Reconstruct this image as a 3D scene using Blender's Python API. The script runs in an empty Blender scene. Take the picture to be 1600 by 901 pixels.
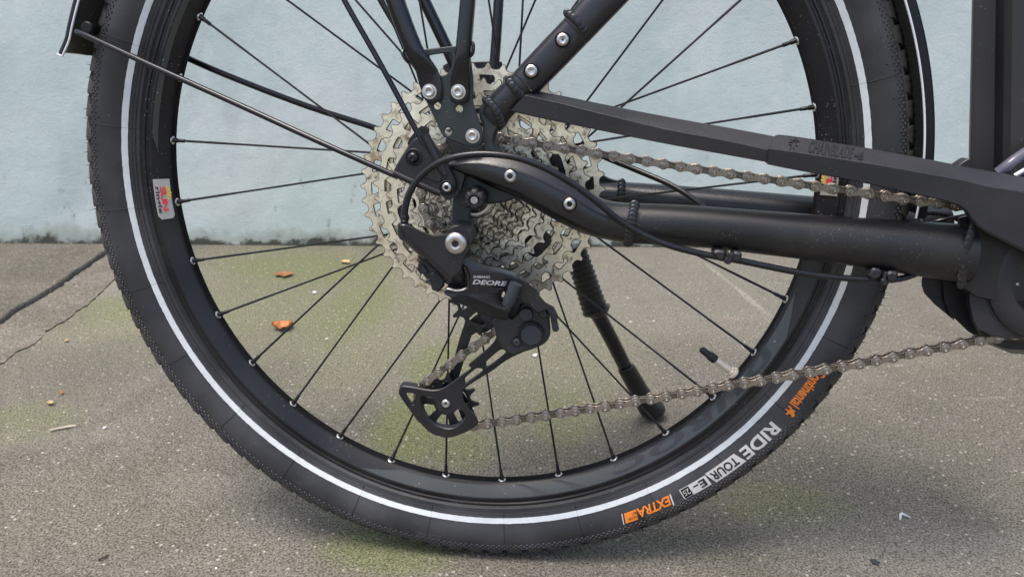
import bpy, bmesh, math, random
from mathutils import Vector, Matrix, noise
from mathutils.geometry import tessellate_polygon
random.seed(7)
S = bpy.context.scene
COL = S.collection
pi = math.pi
sin, cos, rad = math.sin, math.cos, math.radians

# ------------------------------------------------------------------ camera
# The bicycle's own frame: origin at the rear hub, X forward, Y away from the drive side, Z up.
LEAN = rad(4.5)                                   # it leans back on its stand
F_PX, CAM = 1143.04, Vector((0.0789095, -0.6475038, 0.0811308))
PITCH, YAW, ROLL = 0.2586586, -0.0805523, 0.0206451
R_OUT, R_TOR, R_SEC = 0.3622, 0.3345, 0.0270
BIKE = Matrix.Rotation(-LEAN, 4, 'X')
BIKE = Matrix.Translation((0, 0, R_SEC - (BIKE @ Vector((0, 0, -R_TOR))).z)) @ BIKE
BIKE_I = BIKE.inverted()
fwd = Vector((sin(YAW)*cos(PITCH), cos(YAW)*cos(PITCH), -sin(PITCH)))
rgt = fwd.cross(Vector((0, 0, 1))).normalized()
upv = rgt.cross(fwd)
rgt, upv = cos(ROLL)*rgt + sin(ROLL)*upv, -sin(ROLL)*rgt + cos(ROLL)*upv
cm = Matrix((rgt, upv, -fwd)).transposed().to_4x4()
cm.translation = CAM
cd = bpy.data.cameras.new('camera')
cam = bpy.data.objects.new('camera', cd)
COL.objects.link(cam)
cam.matrix_world = BIKE @ cm
cd.sensor_width, cd.sensor_fit, cd.lens = 36, 'HORIZONTAL', F_PX*36/1600
cd.clip_start, cd.clip_end = 0.02, 2000
cd.dof.use_dof, cd.dof.focus_distance, cd.dof.aperture_fstop = True, 0.592, 14.0
S.camera = cam

# ------------------------------------------------------------------ light: overcast day
SUN_EL, SUN_ROT = rad(72), rad(-140)
w = bpy.data.worlds.new('World'); S.world = w; w.use_nodes = True
nt = w.node_tree
sky = nt.nodes.new('ShaderNodeTexSky'); sky.sky_type = 'NISHITA'; sky.sun_disc = False
sky.sun_elevation, sky.sun_rotation = SUN_EL, SUN_ROT
sky.dust_density, sky.air_density, sky.ozone_density = 4.0, 1.0, 1.0
bg = nt.nodes['Background']; bg.inputs['Strength'].default_value = 0.15
nt.links.new(sky.outputs[0], bg.inputs['Color'])
sd = bpy.data.lights.new('sun', 'SUN'); sd.energy, sd.angle, sd.color = 1.5, rad(24), (1.0, 0.95, 0.89)
so = bpy.data.objects.new('sun', sd); COL.objects.link(so)
sdir = Vector((sin(SUN_ROT)*cos(SUN_EL), cos(SUN_ROT)*cos(SUN_EL), sin(SUN_EL)))
so.rotation_euler = sdir.to_track_quat('Z', 'Y').to_euler()
S.view_settings.view_transform = 'Standard'; S.view_settings.look = 'None'
S.view_settings.exposure = 0.80; S.view_settings.gamma = 1.0

# ------------------------------------------------------------------ points measured on the photograph
def ray(px, py):
    return (fwd + rgt*((px-800)/F_PX) - upv*((py-450.5)/F_PX))
def W(px, py, y):                                # -> point of the bicycle's frame in the plane at depth y
    d = ray(px, py)
    return CAM + d*((y-CAM.y)/d.y)
def G(px, py, z=0.0):                            # -> world point on the ground
    o = BIKE @ CAM; d = BIKE.to_3x3() @ ray(px, py)
    return o + d*((z-o.z)/d.z)
def pxm(px, py, y):                              # metres per photo pixel there
    return (W(px+1, py, y)-W(px, py, y)).length
def ang(px, py, y):
    p = W(px, py, y); return math.atan2(p.z, p.x)

# ------------------------------------------------------------------ materials
MATS = {}
def mat(name, color, rough=0.5, metal=0.0, vary=0.12, vscale=30, bump=0.0, bscale=700, dust=0.0, dcol=(0.42, 0.40, 0.37),
        dscale=260, film=0.0, fcol=(0.20, 0.185, 0.165), fscale=14, grime=None, gscale=60, gamt=0.5, spec=0.5, coat=0.0, rust=None):
    if name in MATS: return MATS[name]
    m = bpy.data.materials.new(name); m.use_nodes = True
    t = m.node_tree; N = t.nodes; L = t.links
    b = N['Principled BSDF']
    b.inputs['Roughness'].default_value = rough; b.inputs['Metallic'].default_value = metal
    b.inputs['Specular IOR Level'].default_value = spec
    b.inputs['Coat Weight'].default_value = coat; b.inputs['Coat Roughness'].default_value = 0.25
    geo = N.new('ShaderNodeTexCoord')
    def nz(scale, detail=3, rough_=0.55):
        n = N.new('ShaderNodeTexNoise'); n.inputs['Scale'].default_value = scale; n.inputs['Detail'].default_value = detail
        n.inputs['Roughness'].default_value = rough_; L.new(geo.outputs['Object'], n.inputs['Vector']); return n.outputs['Fac']
    def ramp(fac, a, b_):
        r = N.new('ShaderNodeMapRange'); r.inputs['From Min'].default_value = a; r.inputs['From Max'].default_value = b_
        r.interpolation_type = 'SMOOTHSTEP'; L.new(fac, r.inputs['Value']); return r.outputs['Result']
    def mix(fac, a, c, kind='MIX'):
        x = N.new('ShaderNodeMix'); x.data_type = 'RGBA'; x.blend_type = kind
        for s, v in ((x.inputs['Factor'], fac), (x.inputs['A'], a), (x.inputs['B'], c)):
            if hasattr(v, 'node'): L.new(v, s)
            elif isinstance(v, (int, float)): s.default_value = v
            else: s.default_value = (*v, 1)
        return x.outputs['Result']
    def mul(a, b_):
        x = N.new('ShaderNodeMath'); x.operation = 'MULTIPLY'
        for s, v in ((x.inputs[0], a), (x.inputs[1], b_)):
            if hasattr(v, 'node'): L.new(v, s)
            else: s.default_value = v
        return x.outputs[0]
    lo = tuple(c*(1-vary) for c in color); hi = tuple(min(1, c*(1+vary)) for c in color)
    c = mix(ramp(nz(vscale), 0.3, 0.7), lo, hi)
    rsock = None
    if grime:
        g = ramp(nz(gscale, 5, 0.65), 0.62-gamt*0.35, 0.75-gamt*0.2)
        c = mix(mul(g, 0.85), c, grime)
    if rust:
        g = ramp(nz(gscale*0.35, 5, 0.65), 0.52, 0.68)
        c = mix(mul(g, 0.8), c, rust)
    if film:
        g = ramp(nz(fscale, 4), 0.35, 0.75)
        c = mix(mul(g, film), c, fcol)
    if dust:
        v = N.new('ShaderNodeTexVoronoi'); v.inputs['Scale'].default_value = dscale; v.inputs['Randomness'].default_value = 1
        L.new(geo.outputs['Object'], v.inputs['Vector'])
        d1 = ramp(v.outputs['Distance'], 0.26, 0.12)
        sep = N.new('ShaderNodeSeparateColor'); L.new(v.outputs['Color'], sep.inputs[0])
        d2 = ramp(sep.outputs[0], 1-dust*0.35-0.02, 1-dust*0.35+0.02)
        d3 = ramp(nz(fscale*2.5, 2), 0.42, 0.68)
        c = mix(mul(mul(d1, d2), mul(d3, 0.9)), c, dcol)
    L.new(c, b.inputs['Base Color'])
    if bump:
        bp = N.new('ShaderNodeBump'); bp.inputs['Strength'].default_value = bump; bp.inputs['Distance'].default_value = 0.0006
        L.new(nz(bscale, 3), bp.inputs['Height']); L.new(bp.outputs[0], b.inputs['Normal'])
    if rough > 0.15 and metal < 0.9:
        r = N.new('ShaderNodeMapRange'); r.inputs['To Min'].default_value = rough*0.85; r.inputs['To Max'].default_value = min(1, rough*1.2)
        L.new(nz(vscale*1.7), r.inputs['Value']); L.new(r.outputs[0], b.inputs['Roughness'])
    MATS[name] = m
    return m

M_frame = mat('matt black frame paint', (0.0065, 0.0065, 0.0088), 0.27, 0.0, 0.15, 20, 0.2, 2200, dust=0.14, dcol=(0.22, 0.21, 0.2), film=0.02, spec=0.65, dscale=620)
M_stay = mat('dusty black frame paint', (0.0075, 0.0073, 0.008), 0.36, 0.0, 0.2, 20, 0.35, 1800, dust=0.7, dcol=(0.22, 0.21, 0.2), film=0.06, spec=0.5, dscale=620)
M_gloss = mat('gloss black rack tube', (0.006, 0.006, 0.009), 0.20, 0.0, 0.1, 30, 0.03, 400, dust=0.15, film=0.015, spec=0.55, dscale=620)
M_plate = mat('satin anthracite plate', (0.030, 0.037, 0.038), 0.34, 0.35, 0.12, 25, 0.2, 2600, dust=0.2, film=0.03, dscale=620)
M_plastic = mat('black plastic', (0.010, 0.010, 0.0125), 0.38, 0.0, 0.15, 25, 0.4, 1600, dust=0.3, dcol=(0.25, 0.24, 0.22), film=0.04, dscale=620)
M_guard = mat('grey black guard plastic', (0.018, 0.018, 0.021), 0.40, 0.0, 0.1, 20, 0.6, 1500, dust=0.14, dcol=(0.2, 0.19, 0.18), film=0.08, dscale=620)
M_der = mat('black derailleur paint', (0.0110, 0.0105, 0.0145), 0.26, 0.15, 0.12, 30, 0.12, 2500, dust=0.3, dcol=(0.25, 0.24, 0.22), film=0.02, spec=0.8, dscale=620)
M_cage = mat('black cage paint', (0.0085, 0.009, 0.011), 0.36, 0.0, 0.12, 30, 0.3, 1900, dust=0.5, dcol=(0.25, 0.24, 0.22), film=0.05, dscale=620)
M_cap = mat('slate plastic cap', (0.030, 0.034, 0.043), 0.42, 0.0, 0.06, 30, 0.3, 2600)
M_dark = mat('dark recess black', (0.006, 0.006, 0.007), 0.6)
M_steel = mat('stainless bolt steel', (0.62, 0.59, 0.56), 0.30, 1.0, 0.1, 300, grime=(0.20, 0.15, 0.11), gscale=500, gamt=0.12)
M_cog = mat('nickel plated cog', (0.93, 0.86, 0.69), 0.28, 0.75, 0.12, 70, 0.22, 160, grime=(0.10, 0.075, 0.045), gscale=170, gamt=0.24, rust=(0.40, 0.26, 0.14))
M_cogm = mat('dirty nickel cog', (0.90, 0.87, 0.74), 0.26, 0.78, 0.14, 90, 0.22, 180, grime=(0.05, 0.038, 0.027), gscale=260, gamt=0.40)
M_cogd = mat('oily small cog', (0.74, 0.72, 0.61), 0.26, 0.78, 0.18, 120, 0.25, 220, grime=(0.035, 0.027, 0.02), gscale=300, gamt=0.75)
M_oilshade = mat('oil and painted gap shade', (0.035, 0.026, 0.017), 0.5, 0.2, 0.4, 300)  # oily edges, also painting the shade between sprockets and round the teeth
M_chain = mat('chain plate steel', (0.33, 0.29, 0.245), 0.30, 0.65, 0.12, 400, 0.15, 2500, grime=(0.07, 0.05, 0.036), gscale=500, gamt=0.40)
M_chaini = mat('oily inner chain plate', (0.17, 0.15, 0.125), 0.40, 0.65, 0.12, 400, 0.2, 2500, grime=(0.04, 0.03, 0.02), gscale=600, gamt=0.55)
M_pin = mat('chain pin steel', (0.42, 0.385, 0.345), 0.28, 0.85, 0.1, 400, grime=(0.10, 0.08, 0.06), gscale=900, gamt=0.2)
M_rubber = mat('tyre rubber', (0.0185, 0.0185, 0.020), 0.44, 0.0, 0.25, 18, 0.5, 1400, dust=0.4, dcol=(0.16, 0.155, 0.15), dscale=420, film=0.65, fcol=(0.066, 0.066, 0.070), fscale=13)
M_tread = mat('dusty tread rubber', (0.020, 0.0195, 0.019), 0.55, 0.0, 0.2, 60, 0.5, 900, dust=0.3, dcol=(0.25, 0.23, 0.2), film=0.5, fcol=(0.075, 0.068, 0.06), fscale=30)
M_stripe = mat('reflective tyre stripe', (0.60, 0.63, 0.63), 0.40, 0.0, 0.05, 120, dust=0.3, dcol=(0.25, 0.26, 0.26), dscale=320)
M_rim = mat('matt black rim', (0.0095, 0.0095, 0.0115), 0.30, 0.0, 0.15, 15, 0.08, 1500, dust=1.0, film=0.05, dcol=(0.24, 0.235, 0.23), dscale=420, spec=0.38)
M_decalrefl = mat('rim decal and reflection', (0.040, 0.046, 0.042), 0.26, 0.0, 0.05, 20, dust=0.4, spec=0.6)
M_decald = mat('dark rim decal', (0.022, 0.025, 0.024), 0.30, 0.0, 0.05, 20)
M_spoke = mat('black spoke', (0.010, 0.010, 0.012), 0.30, 0.3, 0.1, 40)
M_eye = mat('silver eyelet', (0.72, 0.71, 0.70), 0.30, 0.9, 0.05, 300)
M_orange = mat('orange print', (0.80, 0.21, 0.012), 0.5, 0.0, 0.05, 200, film=0.1)
M_white = mat('pale grey print', (0.56, 0.55, 0.53), 0.5, 0.0, 0.06, 200, film=0.15)
M_red = mat('red print', (0.72, 0.035, 0.05), 0.4, 0.0, 0.03)
M_yellow = mat('yellow print', (0.85, 0.56, 0.02), 0.4, 0.0, 0.03)
M_label = mat('silver label', (0.46, 0.445, 0.41), 0.38, 0.4, 0.06, 80)
M_silver = mat('silver print', (0.60, 0.60, 0.62), 0.32, 0.5, 0.04)
M_brass = mat('nickel valve stem', (0.86, 0.76, 0.63), 0.30, 0.5, 0.08, 200)
M_cable = mat('black cable housing', (0.008, 0.008, 0.011), 0.27, 0.0, 0.1, 60, 0.1, 1500, dust=0.2, film=0.02)
M_edge = mat('pale edge line', (0.80, 0.78, 0.80), 0.25, 0.3, 0.03)
M_mud = mat('black mudguard', (0.006, 0.006, 0.0075), 0.45, 0.0, 0.08, 20, dust=0.1, spec=0.3)
M_box = mat('satin black tube', (0.026, 0.025, 0.026), 0.36, 0.1, 0.08, 12, 0.35, 2400, dust=0.14, film=0.04, dscale=620)

# ------------------------------------------------------------------ object helpers
ROOT_Z = Vector((0, 0, -R_OUT))
def empty(name, parent=None, at=Vector((0, 0, 0))):
    o = bpy.data.objects.new(name, None); o.empty_display_size = 0.05; COL.objects.link(o)
    ORG[o] = Vector(at)
    if parent is not None:
        o.parent = parent; o.location = ORG[o]-ORG[parent]
    return o
ORG = {}
def smooth(me, angle=32):
    me.shade_smooth(); me.set_sharp_from_angle(angle=rad(angle))
def put(name, verts, faces, m, parent, angle=32, kind=None, slots=None, fmat=None, recalc=True, label=None):
    """one mesh object; verts in the bicycle's frame, its origin moved to its own middle"""
    lo = Vector((min(v[i] for v in verts) for i in range(3))); hi = Vector((max(v[i] for v in verts) for i in range(3)))
    c = (lo+hi)/2
    me = bpy.data.meshes.new(name)
    me.from_pydata([tuple(Vector(v)-c) for v in verts], [], faces)
    for x in (slots or [m]): me.materials.append(x)
    if fmat: me.polygons.foreach_set('material_index', fmat)
    if recalc:
        bm = bmesh.new(); bm.from_mesh(me)
        bmesh.ops.remove_doubles(bm, verts=bm.verts, dist=1e-6)
        bmesh.ops.recalc_face_normals(bm, faces=bm.faces)
        bm.to_mesh(me); bm.free()
    smooth(me, angle)
    o = bpy.data.objects.new(name, me); COL.objects.link(o); ORG[o] = c
    if parent is not None:
        o.parent = parent; o.location = c-ORG[parent]
    else: o.location = c
    if kind: o['kind'] = kind
    if label: o['label'] = label
    return o
def inst(name, me, parent, loc, rot=None, scale=1.0):
    o = bpy.data.objects.new(name, me); COL.objects.link(o); ORG[o] = Vector(loc)
    o.parent = parent; o.location = Vector(loc)-ORG[parent]
    if rot is not None: o.rotation_euler = rot
    o.scale = (scale,)*3 if not hasattr(scale, '__len__') else scale
    return o
class MB:
    """collects pieces of ONE mesh"""
    def __init__(s): s.v, s.f, s.m = [], [], []
    def add(s, verts, faces, mi=0):
        n = len(s.v); s.v += [tuple(v) for v in verts]; s.f += [[i+n for i in f] for f in faces]; s.m += [mi]*len(faces); return s
    def put(s, name, slots, parent, **k):
        slots = slots if isinstance(slots, list) else [slots]
        return put(name, s.v, s.f, None, parent, slots=slots, fmat=s.m, **k)
    def mesh(s, name, slots, angle=32):
        me = bpy.data.meshes.new(name); me.from_pydata(s.v, [], s.f)
        for x in (slots if isinstance(slots, list) else [slots]): me.materials.append(x)
        me.polygons.foreach_set('material_index', s.m)
        bm = bmesh.new(); bm.from_mesh(me); bmesh.ops.recalc_face_normals(bm, faces=bm.faces); bm.to_mesh(me); bm.free()
        smooth(me, angle); return me

def area2(l): return sum(l[i-1][0]*l[i][1]-l[i][0]*l[i-1][1] for i in range(len(l)))/2
def inset(loop, d):
    out = []; n = len(loop)
    for i in range(n):
        p, q, r = Vector(loop[i-1]), Vector(loop[i]), Vector(loop[(i+1) % n])
        a = (q-p); b = (r-q)
        if a.length < 1e-9 or b.length < 1e-9: out.append(tuple(q)); continue
        a.normalize(); b.normalize()
        n1 = Vector((-a.y, a.x)); n2 = Vector((-b.y, b.x)); h = n1+n2
        if h.length < 0.2: h = n1
        h.normalize(); k = min(1/max(0.35, h.dot(n1)), 1.8)
        out.append(tuple(q+h*d*k))
    return out
def rnd(loop, k=2):
    """round a traced outline by corner cutting"""
    for _ in range(k):
        o = []; n = len(loop)
        for i in range(n):
            p, q = loop[i], loop[(i+1) % n]
            o.append((p[0]*.8+q[0]*.2, p[1]*.8+q[1]*.2)); o.append((p[0]*.2+q[0]*.8, p[1]*.2+q[1]*.8))
        loop = o
    return loop
def spl(pts, n=6, closed=False):
    """Catmull-Rom through tuples of any length"""
    out = []; m = len(pts)
    for i in range(m if closed else m-1):
        g = (lambda k: pts[k % m]) if closed else (lambda k: pts[min(max(k, 0), m-1)])
        a, b, c, d = g(i-1), g(i), g(i+1), g(i+2)
        for j in range(n):
            t = j/n
            out.append(tuple(0.5*(2*b[q]+(c[q]-a[q])*t+(2*a[q]-5*b[q]+4*c[q]-d[q])*t*t+(-a[q]+3*b[q]-3*c[q]+d[q])*t**3) for q in range(len(b))))
    if not closed: out.append(tuple(pts[-1]))
    return out
def plate_geo(loops, y0, y1, bev=0.0006, back_bev=True):
    """loops of (x, z): outline then holes. y0(x,z)/number is the front, thickness y1-y0 behind it. bevelled front edge."""
    fy = y0 if callable(y0) else (lambda x, z: y0)
    th = y1 if callable(y0) else y1-y0
    L = []
    for i, l in enumerate(loops):
        l = [tuple(p) for p in l]
        if (area2(l) > 0) != (i == 0): l = l[::-1]
        L.append(l)
    V, Fc = [], []
    fr, ba, off = [], [], 0
    for l in L:
        n = len(l); ins = inset(l, bev)
        rings = [(ins, 0.0), (l, bev), (l, th-bev if back_bev else th)] + ([(ins, th)] if back_bev else [])
        b0 = len(V)
        for pts, dy in rings:
            for (x, z), (xo, zo) in zip(pts, l): V.append((x, fy(xo, zo)+dy, z))
        for k in range(len(rings)-1):
            for i in range(n):
                j = (i+1) % n
                Fc.append([b0+k*n+i, b0+k*n+j, b0+(k+1)*n+j, b0+(k+1)*n+i])
        fr.append((ins, b0)); ba.append((rings[-1][0], b0+(len(rings)-1)*n))
    plate_geo.nside = len(Fc)
    for grp in (fr, ba):
        idx = [b+i for p, b in grp for i in range(len(p))]
        tri = tessellate_polygon([[Vector((x, z, 0)) for x, z in p] for p, b in grp])
        Fc += [[idx[a] for a in t] for t in tri]
    return V, Fc
def xz(pts, y):
    return [(lambda p: (p.x, p.z))(W(a, b, y)) for a, b in pts]
def circ(cx, cz, r, n=24): return [(cx+r*cos(2*pi*i/n), cz+r*sin(2*pi*i/n)) for i in range(n)]
def pcirc(px, py, rpx, y, n=20):
    p = W(px, py, y); return circ(p.x, p.z, rpx*pxm(px, py, y), n)
def plate(name, out_px, y, th, m, parent, holes=(), bev=0.0006, rounds=1, hr=1, yslope=None, **k):
    """a plate traced on the photograph at depth y, th thick"""
    o = rnd(out_px, rounds) if rounds else out_px
    hs = [(rnd(h, hr) if hr else h) for h in holes]
    if yslope is None:
        V, Fc = plate_geo([xz(o, y)]+[xz(h, y) for h in hs], y, y+th, bev)
    else:
        loops = []; ymap = {}
        for l in [o]+hs:
            ll = []
            for a, b in l:
                yy = yslope(a, b); p = W(a, b, yy); ll.append((p.x, p.z)); ymap[(p.x, p.z)] = yy
            loops.append(ll)
        V, Fc = plate_geo(loops, lambda x, z: ymap[(x, z)], th, bev)
    return put(name, V, Fc, m, parent, **k)
def lathe_geo(prof, c, n=32, axis='y', rfun=None, caps=True):
    """prof: (r, d) with d along +Y from c"""
    V, Fc = [], []
    for r, d in prof:
        for i in range(n):
            a = 2*pi*i/n; rr = r if rfun is None else rfun(r, d, a)
            V.append((c[0]+rr*cos(a), c[1]+d, c[2]+rr*sin(a)))
    for k in range(len(prof)-1):
        for i in range(n):
            j = (i+1) % n
            Fc.append([k*n+i, k*n+j, (k+1)*n+j, (k+1)*n+i])
    if caps: Fc.append(list(range(n))); Fc.append([(len(prof)-1)*n+i for i in range(n)])
    return V, Fc
def lathe(name, prof, c, m, parent, n=32, caps=True, **k):
    V, Fc = lathe_geo(prof, c, n, caps=caps); return put(name, V, Fc, m, parent, **k)
def frame_along(P):
    T = []
    for i in range(len(P)):
        a = P[max(0, i-1)]; b = P[min(len(P)-1, i+1)]; T.append((b-a).normalized())
    return T
def tube_geo(P, R, n=12, closed=False, caps=True):
    P = [Vector(p) for p in P]; T = frame_along(P)
    if not hasattr(R, '__len__'): R = [R]*len(P)
    ref = Vector((0, 1, 0)) if abs(T[0].y) < 0.9 else Vector((1, 0, 0))
    u = (ref-T[0]*ref.dot(T[0])).normalized()
    V, Fc = [], []
    for p, t, r in zip(P, T, R):
        u = (u-t*u.dot(t)).normalized(); v = t.cross(u)
        for i in range(n):
            a = 2*pi*i/n; V.append(tuple(p+u*(r*cos(a))+v*(r*sin(a))))
    for k in range(len(P)-1):
        for i in range(n):
            j = (i+1) % n; Fc.append([k*n+i, k*n+j, (k+1)*n+j, (k+1)*n+i])
    if caps: Fc.append(list(range(n))[::-1]); Fc.append([(len(P)-1)*n+i for i in range(n)])
    return V, Fc
def tube(name, pts, r_px, m, parent, n=12, sm=6, **k):
    """pts: (px, py, y); r in photo pixels (number or list)"""
    q = [(*p, r_px if not hasattr(r_px, '__len__') else r_px[i]) for i, p in enumerate(pts)]
    q = spl(q, sm) if sm else q
    P = [W(a, b, y) for a, b, y, r in q]; R = [r*pxm(a, b, y) for a, b, y, r in q]
    V, Fc = tube_geo(P, R, n); return put(name, V, Fc, m, parent, **k)
def bar_geo(secs, power=2.5, n=28, sm=4, end=0.0):
    """secs: ((Lx,Ly),(Rx,Ry), yc, thickness): silhouettes traced on the photo -> superellipse loft"""
    q = [(*a, *b, y, t) for a, b, y, t in secs]
    if sm: q = spl(q, sm)
    V, Fc = [], []
    for ax, ay, bx, by, y, t in q:
        A, B = W(ax, ay, y), W(bx, by, y); c = (A+B)/2; h = (B-A)/2
        for i in range(n):
            a = 2*pi*i/n; ca, sa = cos(a), sin(a)
            e = 2/power
            V.append(tuple(c+h*(math.copysign(abs(ca)**e, ca))+Vector((0, t/2*math.copysign(abs(sa)**e, sa), 0))))
    k_ = len(q)
    for k in range(k_-1):
        for i in range(n):
            j = (i+1) % n; Fc.append([k*n+i, k*n+j, (k+1)*n+j, (k+1)*n+i])
    Fc.append(list(range(n))); Fc.append([(k_-1)*n+i for i in range(n)])
    return V, Fc
def facet_bar(name, secs, prof, m, parent, sm=3, angle=25, **k):
    """like bar, with a polygonal section; prof: (s across -1 top .. 1 bottom, depth -1 front .. 1 back)"""
    q = spl([(*a, *b, y, t) for a, b, y, t in secs], sm); V, Fc = [], []; n = len(prof)
    for ax, ay, bx, by, y, t in q:
        A, B = W(ax, ay, y), W(bx, by, y); c = (A+B)/2; h = (B-A)/2
        for s_, d_ in prof: V.append(tuple(c+h*s_+Vector((0, t/2*d_, 0))))
    for i in range(len(q)-1):
        for j in range(n):
            p_ = (j+1) % n; Fc.append([i*n+j, i*n+p_, (i+1)*n+p_, (i+1)*n+j])
    Fc.append(list(range(n))); Fc.append([(len(q)-1)*n+j for j in range(n)])
    return put(name, V, Fc, m, parent, angle=angle, **k)
def bar(name, secs, m, parent, power=2.5, n=28, sm=4, angle=40, **k):
    V, Fc = bar_geo(secs, power, n, sm); return put(name, V, Fc, m, parent, angle=angle, **k)
def loft(name, loops, ys, m, parent, bev=0, **k):
    """loops of equal length traced on the photo, each at its depth"""
    V, Fc = [], []; n = len(loops[0])
    for l, y in zip(loops, ys):
        for a, b in l: V.append(tuple(W(a, b, y)))
    for q in range(len(loops)-1):
        for i in range(n):
            j = (i+1) % n; Fc.append([q*n+i, q*n+j, (q+1)*n+j, (q+1)*n+i])
    for base in (0, (len(loops)-1)*n):
        tri = tessellate_polygon([[Vector((V[base+i][0], V[base+i][2], 0)) for i in range(n)]])
        Fc += [[base+a for a in t] for t in tri]
    return put(name, V, Fc, m, parent, **k)
def hexr(r, d, a):                               # regular hexagon radius
    k = ((a+pi/6) % (pi/3))-pi/6
    return r/cos(k)
def bolt_mesh(name, m, sock=0.5, dome=0.0, head=0.55, depth=0.4, washer=0.0):
    """unit socket-head bolt, head face towards -Y"""
    n = 36; prof = []
    V, Fc = [], []
    rings = []
    if washer: rings += [(washer, 0.0, 0), (washer, -0.12, 0), (1.0, -0.125, 0)]
    else: rings += [(1.0, 0.0, 0)]
    rings += [(1.0, -head+0.12, 0), (0.96, -head+0.04, 0), (0.88, -head-dome*0.3, 0), (0.70, -head-dome*0.7, 0), (sock+0.10, -head-dome*0.9, 0), (sock+0.04, -head-dome*0.9+0.03, 0), (sock, -head-dome+0.06, 1), (sock*0.97, -head+depth, 1), (0.12, -head+depth+0.08, 0)]
    for r, d, h in rings:
        for i in range(n):
            a = 2*pi*i/n; rr = hexr(r*0.9, d, a) if h else r
            V.append((rr*cos(a), d, rr*sin(a)))
    for k in range(len(rings)-1):
        for i in range(n):
            j = (i+1) % n; Fc.append([k*n+i, k*n+j, (k+1)*n+j, (k+1)*n+i])
    Fc.append([(len(rings)-1)*n+i for i in range(n)])
    me = bpy.data.meshes.new(name); me.from_pydata(V, [], Fc); me.materials.append(m)
    bm = bmesh.new(); bm.from_mesh(me); bmesh.ops.recalc_face_normals(bm, faces=bm.faces); bm.to_mesh(me); bm.free()
    # an open shell: make the face side look outwards
    smooth(me, 40); return me
B_sock = bolt_mesh('bolt', M_steel, washer=1.35, head=0.9, depth=0.6)
B_flat = bolt_mesh('bolt', M_steel, sock=0.46, dome=0.25, head=0.25, depth=0.3)
B_blk = bolt_mesh('screw', mat('dark screw steel', (0.10, 0.10, 0.115), 0.32, 0.7, 0.1, 200), sock=0.42, dome=0.25, head=0.3, depth=0.35)
B_big = bolt_mesh('bolt', M_steel, sock=0.34, dome=0.18, head=0.3, depth=0.3)
B_pan = bolt_mesh('screw', M_gloss, sock=0.36, dome=0.5, head=0.25, depth=0.3)
def bolt(px, py, rpx, y, me, parent, name='bolt'):
    p = W(px, py, y); return inst(name, me, parent, p, (0, random.uniform(0, 1), 0), rpx*pxm(px, py, y))
_txt = {}
def text_geo(body, size=1.0, spacing=1.0, shear=0.0, bold=0.0, cuts=0):
    c = bpy.data.curves.new('lettering', 'FONT'); c.body = body; c.size = size; c.space_character = spacing; c.shear = shear
    c.resolution_u = 3; c.offset = bold; c.align_x = 'LEFT'
    o = bpy.data.objects.new('lettering', c)
    me = bpy.data.meshes.new_from_object(o)
    if cuts:
        bm = bmesh.new(); bm.from_mesh(me)
        for q in range(-cuts//3, cuts+1):
            bmesh.ops.bisect_plane(bm, geom=bm.verts[:]+bm.edges[:]+bm.faces[:], plane_co=(0, size*0.75*q/cuts+1e-6, 0), plane_no=(0, 1, 0))
        bm.to_mesh(me); bm.free()
    V = [tuple(v.co) for v in me.vertices]; Fc = [list(p.vertices) for p in me.polygons]
    bpy.data.objects.remove(o); bpy.data.meshes.remove(me); bpy.data.curves.remove(c)
    x0 = min(v[0] for v in V); x1 = max(v[0] for v in V)
    return [(v[0]-x0, v[1]) for v in V], Fc, x1-x0

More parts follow.
